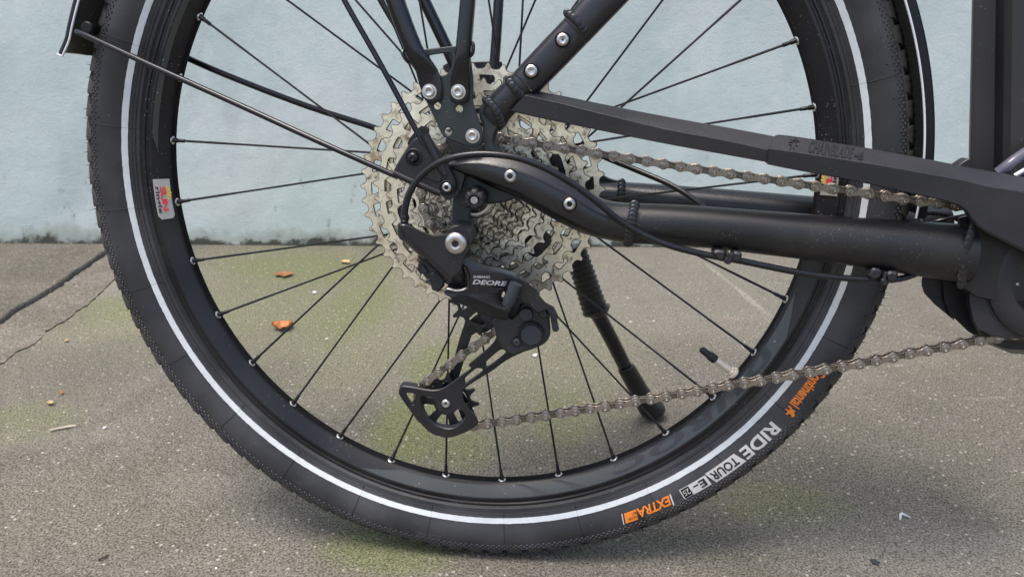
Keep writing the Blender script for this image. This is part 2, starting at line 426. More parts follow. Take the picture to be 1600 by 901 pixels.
# ------------------------------------------------------------------ setting: wall and paved ground
ZG = 0.0
def ground_mat(name, tint=(1, 1, 1), moss=True):
    m = bpy.data.materials.new(name); m.use_nodes = True
    t = m.node_tree; N = t.nodes; L = t.links; b = N['Principled BSDF']
    tc = N.new('ShaderNodeNewGeometry').outputs['Position']
    def nz(scale, detail=4, r=0.6, off=0):
        n = N.new('ShaderNodeTexNoise'); n.inputs['Scale'].default_value = scale; n.inputs['Detail'].default_value = detail; n.inputs['Roughness'].default_value = r
        if off:
            a = N.new('ShaderNodeVectorMath'); a.inputs[1].default_value = (off, off*1.7, 0); L.new(tc, a.inputs[0]); L.new(a.outputs[0], n.inputs['Vector'])
        else: L.new(tc, n.inputs['Vector'])
        return n.outputs['Fac']
    def ramp(fac, a, b_, c=0.0, d=1.0):
        r = N.new('ShaderNodeMapRange'); r.interpolation_type = 'SMOOTHSTEP'
        for k, v in zip(('From Min', 'From Max', 'To Min', 'To Max'), (a, b_, c, d)): r.inputs[k].default_value = v
        L.new(fac, r.inputs['Value']); return r.outputs['Result']
    def math_(op, a, c):
        x = N.new('ShaderNodeMath'); x.operation = op
        for s, v in zip(x.inputs, (a, c)):
            if hasattr(v, 'node'): L.new(v, s)
            else: s.default_value = v
        return x.outputs[0]
    def mix(fac, a, c, kind='MIX'):
        x = N.new('ShaderNodeMix'); x.data_type = 'RGBA'; x.blend_type = kind
        for s, v in ((x.inputs['Factor'], fac), (x.inputs['A'], a), (x.inputs['B'], c)):
            if hasattr(v, 'node'): L.new(v, s)
            elif isinstance(v, (int, float)): s.default_value = v
            else: s.default_value = (*v, 1)
        return x.outputs['Result']
    T = lambda c: tuple(a*b_ for a, b_ in zip(c, tint))
    big = ramp(nz(3.5, 5, 0.6), 0.35, 0.65)
    c = mix(big, T((0.148, 0.136, 0.119)), T((0.215, 0.198, 0.176)))
    c = mix(ramp(nz(9, 6, 0.7, 3), 0.44, 0.62), c, T((0.092, 0.083, 0.067)))
    # olive film of algae
    c = mix(math_('MULTIPLY', ramp(nz(4.5, 5, 0.62, 9), 0.38, 0.60), 0.62), c, (0.128, 0.123, 0.080))
    # green moss: patches of their own place, with ragged outlines
    if moss:
        spots = MOSS
        edge_n = ramp(nz(20, 6, 0.74, 5), 0.22, 0.50)
        for (x, y, sx, sy, k, colr) in spots:
            v = N.new('ShaderNodeVectorMath'); v.operation = 'SUBTRACT'; L.new(tc, v.inputs[0]); v.inputs[1].default_value = (x, y, 0)
            v2 = N.new('ShaderNodeVectorMath'); v2.operation = 'MULTIPLY'; L.new(v.outputs[0], v2.inputs[0]); v2.inputs[1].default_value = (1/sx, 1/sy, 0)
            ln = N.new('ShaderNodeVectorMath'); ln.operation = 'LENGTH'; L.new(v2.outputs[0], ln.inputs[0])
            c = mix(math_('MULTIPLY', ramp(ln.outputs['Value'], 1.2, 0.45, 0, k), edge_n), c, colr)
        for (x, y, a_, lx, ly, k, colr) in STREAKS:                # pale scratches and a chalky patch
            v = N.new('ShaderNodeVectorMath'); v.operation = 'SUBTRACT'; L.new(tc, v.inputs[0]); v.inputs[1].default_value = (x, y, 0)
            vr = N.new('ShaderNodeVectorRotate'); vr.rotation_type = 'Z_AXIS'; vr.inputs['Angle'].default_value = -a_; L.new(v.outputs[0], vr.inputs['Vector'])
            v2 = N.new('ShaderNodeVectorMath'); v2.operation = 'MULTIPLY'; L.new(vr.outputs[0], v2.inputs[0]); v2.inputs[1].default_value = (1/lx, 1/ly, 0)
            ln = N.new('ShaderNodeVectorMath'); ln.operation = 'LENGTH'; L.new(v2.outputs[0], ln.inputs[0])
            c = mix(math_('MULTIPLY', ramp(ln.outputs['Value'], 1.15, 0.45, 0, k), ramp(nz(120, 4, 0.7, 13), 0.36, 0.56)), c, colr)
    # grain: dark and light aggregate
    fine = nz(420, 3, 0.7)
    c = mix(ramp(fine, 0.36, 0.62, 0.0, 1.0), mix(0.72, c, (0.028, 0.025, 0.019)), mix(0.36, c, (0.42, 0.39, 0.34)))
    mid = nz(130, 4, 0.75, 2)
    c = mix(ramp(mid, 0.56, 0.68, 0, 0.5), c, (0.36, 0.335, 0.29))
    c = mix(ramp(mid, 0.45, 0.33, 0, 0.68), c, (0.050, 0.044, 0.033))
    vo = N.new('ShaderNodeTexVoronoi'); vo.inputs['Scale'].default_value = 150; L.new(tc, vo.inputs['Vector'])
    sp = N.new('ShaderNodeSeparateColor'); L.new(vo.outputs['Color'], sp.inputs[0])
    dots = math_('MULTIPLY', ramp(vo.outputs['Distance'], 0.34, 0.16), ramp(sp.outputs[0], 0.86, 0.90))
    c = mix(math_('MULTIPLY', dots, 0.75), c, (0.52, 0.49, 0.43))
    L.new(c, b.inputs['Base Color']); b.inputs['Roughness'].default_value = 0.92; b.inputs['Specular IOR Level'].default_value = 0.25
    h = math_('ADD', math_('MULTIPLY', fine, 0.5), math_('ADD', math_('MULTIPLY', mid, 0.9), math_('MULTIPLY', dots, 0.3)))
    bp = N.new('ShaderNodeBump'); bp.inputs['Strength'].default_value = 1.0; bp.inputs['Distance'].default_value = 0.0026
    L.new(h, bp.inputs['Height']); L.new(bp.outputs[0], b.inputs['Normal'])
    return m
DAMP = (0.078, 0.073, 0.058)
PALE, OLIVE, GREEN, TAUPE = (0.255, 0.245, 0.205), (0.205, 0.216, 0.100), (0.150, 0.195, 0.025), (0.30, 0.275, 0.245)
def mspot(px, py, wpx, hpx, k, colr):
    a = G(px, py); bx = G(px+wpx, py); by = G(px, py-hpx)
    return (a.x, a.y, abs(bx.x-a.x), abs(by.y-a.y), k, colr)
def streak(px0, py0, px1, py1, wpx, k, colr):
    a, b = G(px0, py0), G(px1, py1); d = b-a
    return ((a.x+b.x)/2, (a.y+b.y)/2, math.atan2(d.y, d.x), d.length/2, wpx*(G(px0+1, py0)-a).length, k, colr)
STREAKS = [streak(1095, 405, 1150, 450, 5, 0.85, (0.46, 0.44, 0.38)), streak(1140, 440, 1205, 496, 7, 0.95, (0.50, 0.48, 0.42)), streak(1120, 494, 1165, 500, 10, 0.6, (0.42, 0.34, 0.28)),
           streak(1080, 670, 1180, 650, 3, 0.4, (0.42, 0.38, 0.32)), streak(1395, 572, 1415, 570, 5, 0.8, (0.48, 0.43, 0.38)), streak(1480, 625, 1600, 618, 3, 0.5, (0.42, 0.39, 0.33)), streak(760, 800, 900, 830, 60, 0.3, (0.36, 0.35, 0.33))]
MOSS = [mspot(1000, 430, 420, 90, 0.75, PALE), mspot(640, 480, 110, 70, 0.85, TAUPE), mspot(440, 440, 260, 75, 0.9, OLIVE), mspot(560, 520, 150, 80, 0.8, OLIVE), mspot(860, 560, 190, 90, 0.55, OLIVE), mspot(250, 500, 190, 60, 0.75, OLIVE), mspot(120, 430, 240, 40, 0.7, TAUPE),
        mspot(330, 650, 130, 60, 0.6, DAMP), mspot(940, 690, 130, 40, 0.55, DAMP), mspot(1260, 740, 190, 60, 0.6, DAMP), mspot(1500, 640, 160, 60, 0.45, DAMP), mspot(190, 560, 130, 45, 0.5, DAMP), mspot(420, 600, 60, 50, 0.5, DAMP), mspot(1080, 560, 110, 40, 0.4, DAMP), mspot(520, 830, 160, 30, 0.5, DAMP),
        mspot(480, 418, 150, 24, 0.75, GREEN), mspot(560, 480, 60, 50, 0.6, GREEN), mspot(640, 665, 65, 80, 1.0, GREEN), mspot(690, 570, 55, 45, 0.8, GREEN), mspot(610, 860, 120, 42, 0.85, GREEN), mspot(565, 790, 60, 30, 0.6, GREEN), mspot(200, 480, 80, 22, 0.6, GREEN),
        mspot(720, 700, 60, 35, 0.7, GREEN), mspot(880, 650, 60, 50, 0.45, GREEN), mspot(1230, 790, 120, 40, 0.5, GREEN), mspot(30, 660, 100, 40, 0.5, GREEN), mspot(1450, 860, 300, 60, 0.6, TAUPE), mspot(900, 870, 220, 40, 0.5, TAUPE)]
wl, wr = G(0, 381), G(930, 386)
wall_dir = (wr-wl); wall_dir.z = 0; wall_dir.normalize()
wall_n = Vector((wall_dir.y, -wall_dir.x, 0))          # towards the camera
wall_o = wl.copy(); wall_o.z = 0
def raw(name, verts, faces, m, parent=None, angle=32, kind=None, recalc=True):
    me = bpy.data.meshes.new(name); me.from_pydata([tuple(v) for v in verts], [], faces)
    for x in (m if isinstance(m, list) else [m]): me.materials.append(x)
    if recalc:
        bm = bmesh.new(); bm.from_mesh(me); bmesh.ops.recalc_face_normals(bm, faces=bm.faces); bm.to_mesh(me); bm.free()
    smooth(me, angle)
    o = bpy.data.objects.new(name, me); COL.objects.link(o)
    if parent is not None: o.parent = parent
    if kind: o['kind'] = kind
    return o
# the ground: one sheet to the horizon, concrete slabs lying on it
M_dirt = mat('dirt in the joints', (0.016, 0.013, 0.010), 0.95, 0.0, 0.5, 90, 1.0, 400)
ground = raw('ground', [(-300, -300, -0.022), (300, -300, -0.022), (300, 300, -0.022), (-300, 300, -0.022)], [[0, 1, 2, 3]], M_dirt, kind='structure')
M_conc = ground_mat('weathered concrete', (1.01, 1.0, 0.93))
M_conc2 = ground_mat('pale dry concrete', (1.22, 1.14, 1.06), moss=False)
joint = [(-60, 545), (-30, 524), (0, 504), (25, 485), (60, 465), (87, 449), (112, 431), (135, 416), (165, 395), (186, 380)]
crack = [(-60, 590), (-25, 575), (0, 567), (22, 550), (47, 539), (62, 527), (70, 517), (102, 499), (120, 484), (135, 475), (152, 460), (166, 446), (184, 428), (196, 404), (207, 384)]
jw = lambda i: 0.010
def jag(pts, dpx, amp=1.0, seed=1, n=7):
    r = random.Random(seed); q = spl([(float(a), float(b)) for a, b in pts], n); out = []
    for i, (x, y) in enumerate(q):
        k = 0.45+0.55*min(1, max(0, (600-y)/200))     # nearer the wall the same gap shows smaller
        out.append((x+r.uniform(-amp, amp), y+dpx+r.uniform(-amp, amp)*0.6))
    return out
def slab(name, poly, m, th=0.02, top=0.0, bev=0.003, tilt=None):
    V2 = [(p.x, p.y) for p in poly]
    V, Fc = plate_geo([V2], 0.0, th, bev, back_bev=False)
    # plate space (x, depth, z) -> world (x, z, -depth)
    VV = [(a, c, top-b+(tilt(a, c) if tilt else 0)) for a, b, c in V]
    return raw(name, VV, Fc, m, ground, angle=60)
jt = jag(joint, -5.0, 1.2, 3); jb = jag(joint, 5.2, 1.6, 4)
ct = jag(crack, -1.5, 1.2, 5); cb = jag(crack, 1.6, 1.2, 5)
W_IN = 0.03
def wallpt(s, off=0.0): return wall_o + wall_dir*s - wall_n*off
far_l, far_r = wallpt(-4, W_IN), wallpt(6, W_IN)
e0 = wallpt((G(*jt[-1])-wall_o).dot(wall_dir), W_IN)
A = [far_l, ] + [G(*p) for p in jt][:1] + [G(*p) for p in jt[1:]] + [e0]
j0 = G(*jt[0]); jdir = (G(*jt[0])-G(*jt[6])).normalized()
A = [far_l, far_l+Vector((0, -3.2, 0)), j0+jdir*2.2] + [G(*p) for p in jt] + [e0]
slab('concrete_slab', A, M_conc2, top=0.002)
c0 = G(*ct[0]); cdir = (G(*ct[0])-G(*ct[8])).normalized()
b0 = G(*jb[0])
e1 = wallpt((G(*jb[-1])-wall_o).dot(wall_dir), W_IN); e2 = wallpt((G(*ct[-1])-wall_o).dot(wall_dir), W_IN)
Bp = [b0+jdir*2.0] + [G(*p) for p in jb] + [e1, e2] + [G(*p) for p in ct[::-1]] + [c0+cdir*2.0]
slab('concrete_slab', Bp, M_conc2, top=-0.001)
e3 = wallpt((G(*cb[-1])-wall_o).dot(wall_dir), W_IN)
Cp = [G(*cb[0])+cdir*2.0] + [G(*p) for p in cb] + [e3, far_r, far_r+Vector((0, -8, 0)), Vector((-4, -8, 0))]
slab('concrete_slab', Cp, M_conc, top=0.0)

def wall_mat():
    m = bpy.data.materials.new('pale blue wall paint'); m.use_nodes = True
    t = m.node_tree; N = t.nodes; L = t.links; b = N['Principled BSDF']
    tc = N.new('ShaderNodeTexCoord').outputs['Object']
    def nz(scale, detail=4, r=0.6, sc=None):
        n = N.new('ShaderNodeTexNoise'); n.inputs['Scale'].default_value = scale; n.inputs['Detail'].default_value = detail; n.inputs['Roughness'].default_value = r
        if sc:
            mp = N.new('ShaderNodeMapping'); mp.inputs['Scale'].default_value = sc; L.new(tc, mp.inputs[0]); L.new(mp.outputs[0], n.inputs['Vector'])
        else: L.new(tc, n.inputs['Vector'])
        return n.outputs['Fac']
    def ramp(fac, a, b_, c=0.0, d=1.0):
        r = N.new('ShaderNodeMapRange'); r.interpolation_type = 'SMOOTHSTEP'
        for k, v in zip(('From Min', 'From Max', 'To Min', 'To Max'), (a, b_, c, d)): r.inputs[k].default_value = v
        L.new(fac, r.inputs['Value']); return r.outputs['Result']
    def math_(op, a, c):
        x = N.new('ShaderNodeMath'); x.operation = op
        for s, v in zip(x.inputs, (a, c)):
            if hasattr(v, 'node'): L.new(v, s)
            else: s.default_value = v
        return x.outputs[0]
    def mix(fac, a, c):
        x = N.new('ShaderNodeMix'); x.data_type = 'RGBA'
        for s, v in ((x.inputs['Factor'], fac), (x.inputs['A'], a), (x.inputs['B'], c)):
            if hasattr(v, 'node'): L.new(v, s)
            elif isinstance(v, (int, float)): s.default_value = v
            else: s.default_value = (*v, 1)
        return x.outputs['Result']
    sx = N.new('ShaderNodeSeparateXYZ'); L.new(tc, sx.inputs[0]); Z = sx.outputs['Z']
    c = mix(ramp(nz(4, 5), 0.35, 0.65), WALL_A, WALL_B)
    c = mix(math_('MULTIPLY', ramp(nz(9, 5, 0.65, (1, 1, 0.4)), 0.50, 0.70), 0.34), c, (0.36, 0.42, 0.42))       # faint grey smears
    c = mix(math_('MULTIPLY', ramp(nz(2.2, 3, 0.5, (1.3, 1, 1)), 0.55, 0.75), 0.22), c, (0.58, 0.52, 0.56))      # faint pinkish bloom
    c = mix(math_('MULTIPLY', ramp(nz(6.5, 6, 0.7, (1, 1, 0.7)), 0.52, 0.66), 0.45), c, (0.62, 0.665, 0.655))     # whitish worn patches
    c = mix(math_('MULTIPLY', ramp(nz(60, 4, 0.7), 0.66, 0.74), 0.30), c, (0.18, 0.21, 0.20))                  # small dark specks
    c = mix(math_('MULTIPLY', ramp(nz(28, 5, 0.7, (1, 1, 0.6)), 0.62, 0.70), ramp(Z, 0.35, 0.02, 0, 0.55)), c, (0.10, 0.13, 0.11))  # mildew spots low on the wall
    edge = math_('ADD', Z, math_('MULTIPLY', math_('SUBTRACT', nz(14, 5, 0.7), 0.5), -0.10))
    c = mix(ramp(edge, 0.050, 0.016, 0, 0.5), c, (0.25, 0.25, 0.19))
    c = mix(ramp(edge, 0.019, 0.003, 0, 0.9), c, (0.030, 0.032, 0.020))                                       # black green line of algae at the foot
    L.new(c, b.inputs['Base Color']); b.inputs['Roughness'].default_value = 0.75; b.inputs['Specular IOR Level'].default_value = 0.3
    h = math_('ADD', math_('MULTIPLY', nz(220, 4, 0.6), 0.6), math_('MULTIPLY', nz(38, 4, 0.6), 0.9))
    bp = N.new('ShaderNodeBump'); bp.inputs['Strength'].default_value = 0.50; bp.inputs['Distance'].default_value = 0.0024
    L.new(h, bp.inputs['Height']); L.new(bp.outputs[0], b.inputs['Normal'])
    return m
WALL_A, WALL_B = (0.475, 0.560, 0.545), (0.535, 0.613, 0.592)
# the wall: thick, its rendered face uneven and its foot ragged
nx, nzv = 420, 60
V, Fc = [], []
for j in range(nzv+1):
    for i in range(nx+1):
        s = -3+8*i/nx
        z = 2.6*(j/nzv)**2.2
        if j == 0: z = 0.004+0.007*max(0, noise.noise(Vector((s*9, 3, 0)))+0.5)+0.003*noise.noise(Vector((s*60, 1, 0)))
        d = 0.004*noise.noise(Vector((s*3, z*3, 0)))+0.0016*noise.noise(Vector((s*16, z*16, 5)))
        if j == 0: d -= 0.004
        p = wall_o+wall_dir*s+wall_n*d; V.append((p.x, p.y, z))
for j in range(nzv):
    for i in range(nx):
        a = j*(nx+1)+i; Fc.append([a, a+1, a+nx+2, a+nx+1])
n0 = len(V)
for j in (0, nzv):
    for i in (0, nx):
        q = V[j*(nx+1)+i]; V.append((q[0]-wall_n.x*0.25, q[1]-wall_n.y*0.25, q[2] if j else 0.004))
a00, a10, a01, a11 = 0, nx, nzv*(nx+1), nzv*(nx+1)+nx
Fc += [[n0, n0+1, n0+3, n0+2], [*range(a01, a11+1), n0+3, n0+2], [*range(a00, a10+1)[::-1], n0, n0+1] if False else [*reversed(range(a00, a10+1)), n0, n0+1],
       [*[k*(nx+1) for k in range(nzv+1)], n0+2, n0], [*[k*(nx+1)+nx for k in range(nzv, -1, -1)], n0+1, n0+3]]
wall = raw('wall', [Vector(v)-wall_o for v in V], Fc, wall_mat(), angle=60)
wall.location = wall_o
wall['label'] = 'pale blue plastered wall with a mossy dark foot behind the bicycle'; wall['category'] = 'wall'

# ------------------------------------------------------------------ the bicycle
bike = empty('bicycle', None, ROOT_Z)
bike.matrix_world = BIKE @ Matrix.Translation(ROOT_Z)
bike['label'] = 'black bicycle leaning on its stand, rear wheel and derailleur close up before the blue wall'
bike['category'] = 'bicycle'

# ---- rear wheel: tyre, rim, spokes, hub
wheel = empty('rear_wheel', bike)
def revolve(prof, n, closed=True):
    """prof: (y, r) points, revolved about the hub axis; ring-major order"""
    V, Fc = [], []; k = len(prof)
    for i in range(n):
        a = 2*pi*i/n
        for y, r in prof: V.append((r*cos(a), y, r*sin(a)))
    for i in range(n):
        j = (i+1) % n
        for q in range(k if closed else k-1):
            p = (q+1) % k
            Fc.append([i*k+q, j*k+q, j*k+p, i*k+p])
    return V, Fc
half = [(-0.0128, 0.3035), (-0.0142, 0.3075), (-0.0160, 0.3088), (-0.0166, 0.3098), (-0.0170, 0.3115), (-0.0193, 0.3165), (-0.0221, 0.3225), (-0.0252, 0.3295),
        (-0.0268, 0.3365), (-0.0268, 0.3420), (-0.0257, 0.3462), (-0.0240, 0.3490), (-0.0223, 0.3505), (-0.0188, 0.3532), (-0.0135, 0.3562), (-0.0070, 0.3588), (0, 0.3600)]
hs = spl(half, 3)
prof = hs+[(-y, r) for y, r in hs[-2::-1]]
V, Fc = revolve(prof+[(0.010, 0.306), (-0.010, 0.306)], 300)
tyre = put('tyre', V, Fc, M_rubber, wheel, angle=60)
# arc length along the near half, for things that lie on the tyre
cum = [0.0]
for a, b in zip(hs, hs[1:]): cum.append(cum[-1]+math.dist(a, b))
def on_tyre(s, off=0.0, side=-1):
    """s = distance along the section from the bead -> (y, r), lifted off along the normal"""
    s = max(0, min(cum[-1]-1e-6, s)); i = max(k for k in range(len(cum)-1) if cum[k] <= s)
    t = (s-cum[i])/(cum[i+1]-cum[i]); y = hs[i][0]*(1-t)+hs[i+1][0]*t; r = hs[i][1]*(1-t)+hs[i+1][1]*t
    dy, dr = hs[i+1][0]-hs[i][0], hs[i+1][1]-hs[i][1]; l = math.hypot(dy, dr)
    y, r = y-dr/l*off, r+dy/l*off*1.0 if dy > 0 else r+dy/l*off
    return (y if side < 0 else -y), r
def s_of_r(r0):
    for k in range(len(hs)-1):
        if hs[k][1] <= r0 <= hs[k+1][1]: return cum[k]+(cum[k+1]-cum[k])*(r0-hs[k][1])/max(1e-9, hs[k+1][1]-hs[k][1])
    return cum[-1]
def TY(s, a, off=0.0, side=-1):
    y, r = on_tyre(s, off, side); return (r*cos(a), y, r*sin(a))
# reflective stripe: a thin raised band with slightly ragged edges
s0, s1 = s_of_r(0.3173), s_of_r(0.3221)
V, Fc = [], []; n = 720
rr = random.Random(5)
for i in range(n):
    a = 2*pi*i/n
    ja, jb_ = rr.uniform(-1, 1)*0.00012, rr.uniform(-1, 1)*0.00016
    for s, o in ((s0+ja, 0.0), (s0+ja+0.0001, 0.0004), ((s0+s1)/2, 0.00045), (s1+jb_-0.0001, 0.0004), (s1+jb_, 0.0)): V.append(TY(s, a, o))
for i in range(n):
    j = (i+1) % n
    for q in range(4): Fc.append([i*5+q, j*5+q, j*5+q+1, i*5+q+1])
put('reflective_stripe', V, Fc, M_stripe, wheel, angle=60)
# shoulder tread blocks: one scalloped block, copied round the tyre
NT = 112
def block_geo(side):
    V, Fc = [], []; ns, na = 6, 7
    sA, sB = s_of_r(0.3478), cum[-1]-0.0080
    da = 2*pi/NT
    for top in (0, 1):
        for i in range(ns+1):
            t = i/ns; s = sA+(sB-sA)*t
            skew = (0.10+0.42*t*t)*da                       # the block sweeps back towards the crown
            wid = da*(0.50+0.36*min(1, t*2.2))
            for j in range(na+1):
                u = j/na
                a = -skew+(u-0.5)*wid
                h = (0.0010+0.0020*min(1, t*3.2))*(0.72+0.28*u)*(1.0 if 0 < j < na and 0 < i < ns else 0.80)
                if i == 0: h *= 0.35
                if j in (2, 5) and i >= 3: h *= 0.55           # sipes
                V.append(TY(s, a, h if top else -0.001, side))
    k = (ns+1)*(na+1)
    for i in range(ns):
        for j in range(na):
            a = i*(na+1)+j; Fc.append([k+a, k+a+1, k+a+na+2, k+a+na+1])
    ring = [j for j in range(na+1)]+[i*(na+1)+na for i in range(1, ns+1)]+[ns*(na+1)+j for j in range(na-1, -1, -1)]+[i*(na+1) for i in range(ns-1, 0, -1)]
    for p, q in zip(ring, ring[1:]+ring[:1]): Fc.append([p, q, k+q, k+p])
    return V, Fc
b1 = MB().add(*block_geo(-1)).mesh('tread_block', M_tread, 30)
for k in range(NT):
    inst('tread_block', b1, wheel, (0, 0, 0), (0, 2*pi*k/NT, 0))
mb = MB(); V, Fc = block_geo(1)
for k in range(NT):
    a = 2*pi*(k+0.5)/NT; ca, sa = cos(a), sin(a)
    mb.add([(x*ca+z*sa, y, -x*sa+z*ca) for x, y, z in V], Fc)
for k in range(NT*2):                                   # low crown blocks between the shoulders
    a0 = 2*pi*k/(NT*2)
    for sg in (-1, 1):
        q = []
        for o in (-0.0008, 0.0019):
            for y, da in ((0.0008, 0.0), (0.0058, 0.004), (0.0058, 0.020), (0.0008, 0.016)):
                r = 0.3601+o-0.3*y*y/0.02; a = a0+da+(0.005 if sg > 0 else 0); q.append((r*cos(a), sg*y, r*sin(a)))
        mb.add(q, [[4, 5, 6, 7], [0, 1, 5, 4], [1, 2, 6, 5], [2, 3, 7, 6], [3, 0, 4, 7]])
mb.put('crown_tread', M_tread, wheel, kind='stuff', recalc=True)
# moulded texture on the sidewall: staggered studs in bands, mould lines, rubber hairs
mb = MB()
def stud(s, a, ls, la, h):
    r = on_tyre(s)[1]; da = la/r
    mb.add([TY(s-ls, a-da*.2), TY(s, a+da), TY(s+ls, a+da*.2), TY(s, a-da), TY(s, a, h)], [[0, 1, 4], [1, 2, 4], [2, 3, 4], [3, 0, 4]])
sT = s_of_r(0.3428)
for row in range(3):
    n = 400
    for k in range(n): stud(sT+row*0.0019, 2*pi*(k+0.5*(row % 2))/n, 0.0008, 0.0017, 0.0011)
n = 900
for k in range(n): stud(s1+0.0006, 2*pi*k/n, 0.0004, 0.0003, 0.0005)
for a0, a1 in ((-62, -25), (-100, -96)):                  # honeycomb band under the lettering
    for row in range(6):
        for k in range(int((a1-a0)*2.0)):
            stud(s_of_r(0.3432)-row*0.0010, rad(a0+(k+0.5*(row % 2))/2.0), 0.0005, 0.0013, 0.0004)
mb.put('sidewall_texture', M_rubber, wheel, kind='stuff', recalc=False, angle=10)
mb = MB()
for sA, sB, h in ((s_of_r(0.3485), s_of_r(0.3485)+0.0006, 0.0005), (s_of_r(0.3499), s_of_r(0.3499)+0.0005, 0.0005), (s_of_r(0.3118), s_of_r(0.3118)+0.0005, 0.0006), (s_of_r(0.3143), s_of_r(0.3143)+0.0003, 0.0003)):
    n = 360; base = []
    for i in range(n):
        a = 2*pi*i/n; base += [TY(sA, a), TY((sA+sB)/2, a, h), TY(sB, a)]
    f = []
    for i in range(n):
        j = (i+1) % n; f += [[i*3, j*3, j*3+1, i*3+1], [i*3+1, j*3+1, j*3+2, i*3+2]]
    mb.add(base, f)
mb.put('sidewall_ridge', M_rubber, wheel, angle=20, recalc=False)
rl = MB()
NL = 28
for k in range(NL):
    a = 2*pi*(k+0.35)/NL; da = 0.0004/0.33
    pts = [s_of_r(0.3125)+(s_of_r(0.3440)-s_of_r(0.3125))*i/14 for i in range(15)]
    v = []
    for s in pts: v += [TY(s, a-da*.7, 0.0001), TY(s, a, 0.00052), TY(s, a+da*.7, 0.0001)]
    f = []
    for i in range(14): f += [[i*3, i*3+3, i*3+4, i*3+1], [i*3+1, i*3+4, i*3+5, i*3+2]]
    rl.add(v, f)
rl.put('mould_line', M_dark, wheel, kind='stuff', recalc=False, angle=10)
hr = MB(); rr = random.Random(11)
for k in range(430):
    a = 2*pi*(k+rr.uniform(-.3, .3))/430; s = cum[-1]-rr.choice((0.017, 0.012, 0.006, 0.003))
    if rr.random() < 0.25: s = s_of_r(rr.uniform(0.336, 0.350))
    L_ = rr.uniform(0.0040, 0.0066); wv = 0.00050
    y, r = on_tyre(s, 0.001); y2, r2 = on_tyre(s, 0.001+L_); b = a+rr.uniform(-.006, .006)
    d = wv/r
    hr.add([(r*cos(a-d), y, r*sin(a-d)), (r*cos(a+d), y, r*sin(a+d)), (r*cos(a), y-wv, r*sin(a)), (r2*cos(b), y2, r2*sin(b))], [[0, 1, 3], [1, 2, 3], [2, 0, 3]])
hr.put('rubber_hairs', M_dark, wheel, kind='stuff', recalc=False)

# rim: near flange, sloping sidewall, spoke bed
rp = [(-0.0142, 0.3072), (-0.0150, 0.3064), (-0.0150, 0.3048), (-0.0139, 0.3040), (-0.0137, 0.3025), (-0.0147, 0.3012), (-0.0147, 0.2990), (-0.0106, 0.2930), (-0.0064, 0.2873), (-0.0054, 0.2865), (-0.0046, 0.2862),
      (0, 0.2861)]
rp = rp+[(-y, r) for y, r in rp[-2::-1]]+[(0.010, 0.3045), (-0.010, 0.3045)]
V, Fc = revolve(rp, 300)
M_bed = mat('matt black spoke bed', (0.007, 0.007, 0.008), 0.80, 0.0, 0.15, 15, spec=0.12)
rim = put('rim', V, Fc, None, wheel, angle=28, slots=[M_rim, M_bed], fmat=[1 if all(math.hypot(V[i][0], V[i][2]) < 0.28635 for i in f) else 0 for f in Fc])
def rim_pt(u, a, off=0.0002):
    """u = 0 at the outer edge of the near sidewall .. 1 at its inner edge"""
    y0_, r0_, y1_, r1_ = -0.0147, 0.2990, -0.0066, 0.2876
    y, r = y0_+(y1_-y0_)*u, r0_+(r1_-r0_)*u; off += 0.0004*sin(pi*u)      # the sidewall bulges a little
    return ((r-off*0.5)*cos(a), y-off*0.87, (r-off*0.5)*sin(a))
# decals on the near sidewall: grey fields with the rim's reflection painted in, dark letter strokes
def rim_band(name, a0, a1, u0, u1, m, off, n=None, skew=0.0, parent=None, kind=None):
    n = n or max(2, int(abs(a1-a0)/rad(1.2)))
    V, Fc = [], []
    for i in range(n+1):
        a = a0+(a1-a0)*i/n
        for u in (u0, (u0+u1)/2, u1): V.append(rim_pt(u, a+skew*(u-u0), off))
    for i in range(n):
        for q in range(2): Fc.append([i*3+q, i*3+3+q, i*3+4+q, i*3+1+q])
    return V, Fc
dm = MB()
field = [(206, 264), (290, 326), (340, 372), (110, 152)]
for lo, hi, ua, ub in ((247, 336, .06, .90), (128, 172, .06, .40)):
    dm.add(*rim_band('', rad(lo), rad(hi), ua, ub, None, 0.00025, skew=rad(9)))
dm.put('decal_reflection', M_decalrefl, wheel, kind='stuff', recalc=False, angle=60)
dk = MB()
def strokes(a_start, word, hgt=0.70, u_in=0.86):
    """letters of the rim maker's wordmark as broad dark strokes, tops outwards"""
    rr_ = 0.290; size = (0.2990-0.2812)*0.98
    v, f, wd = text_geo(word, size, 1.25, 0.15, 0.05*size, cuts=5)
    k = 2.6                                          # letters are drawn wide along the rim
    w_ = []
    for x, y in v:
        a = a_start-x*k/rr_; w_.append(rim_pt(0.92-y/size*1.0, a, 0.0004))
    dk.add(w_, f)
strokes(rad(333), 'DUROC')
for a0, a1 in ((277, 291),):               # slanting chevrons beside the wordmark
    for q in range(2):
        x0 = rad(a0+q*7)
        dk.add([rim_pt(0.95, x0, .0004), rim_pt(0.95, x0+rad(1.2), .0004), rim_pt(0.1, x0+rad(6.5), .0004), rim_pt(0.1, x0+rad(3.5), .0004)], [[0, 1, 2, 3]])
dk.put('rim_wordmark', M_decald, wheel, kind='stuff', recalc=False, angle=60)

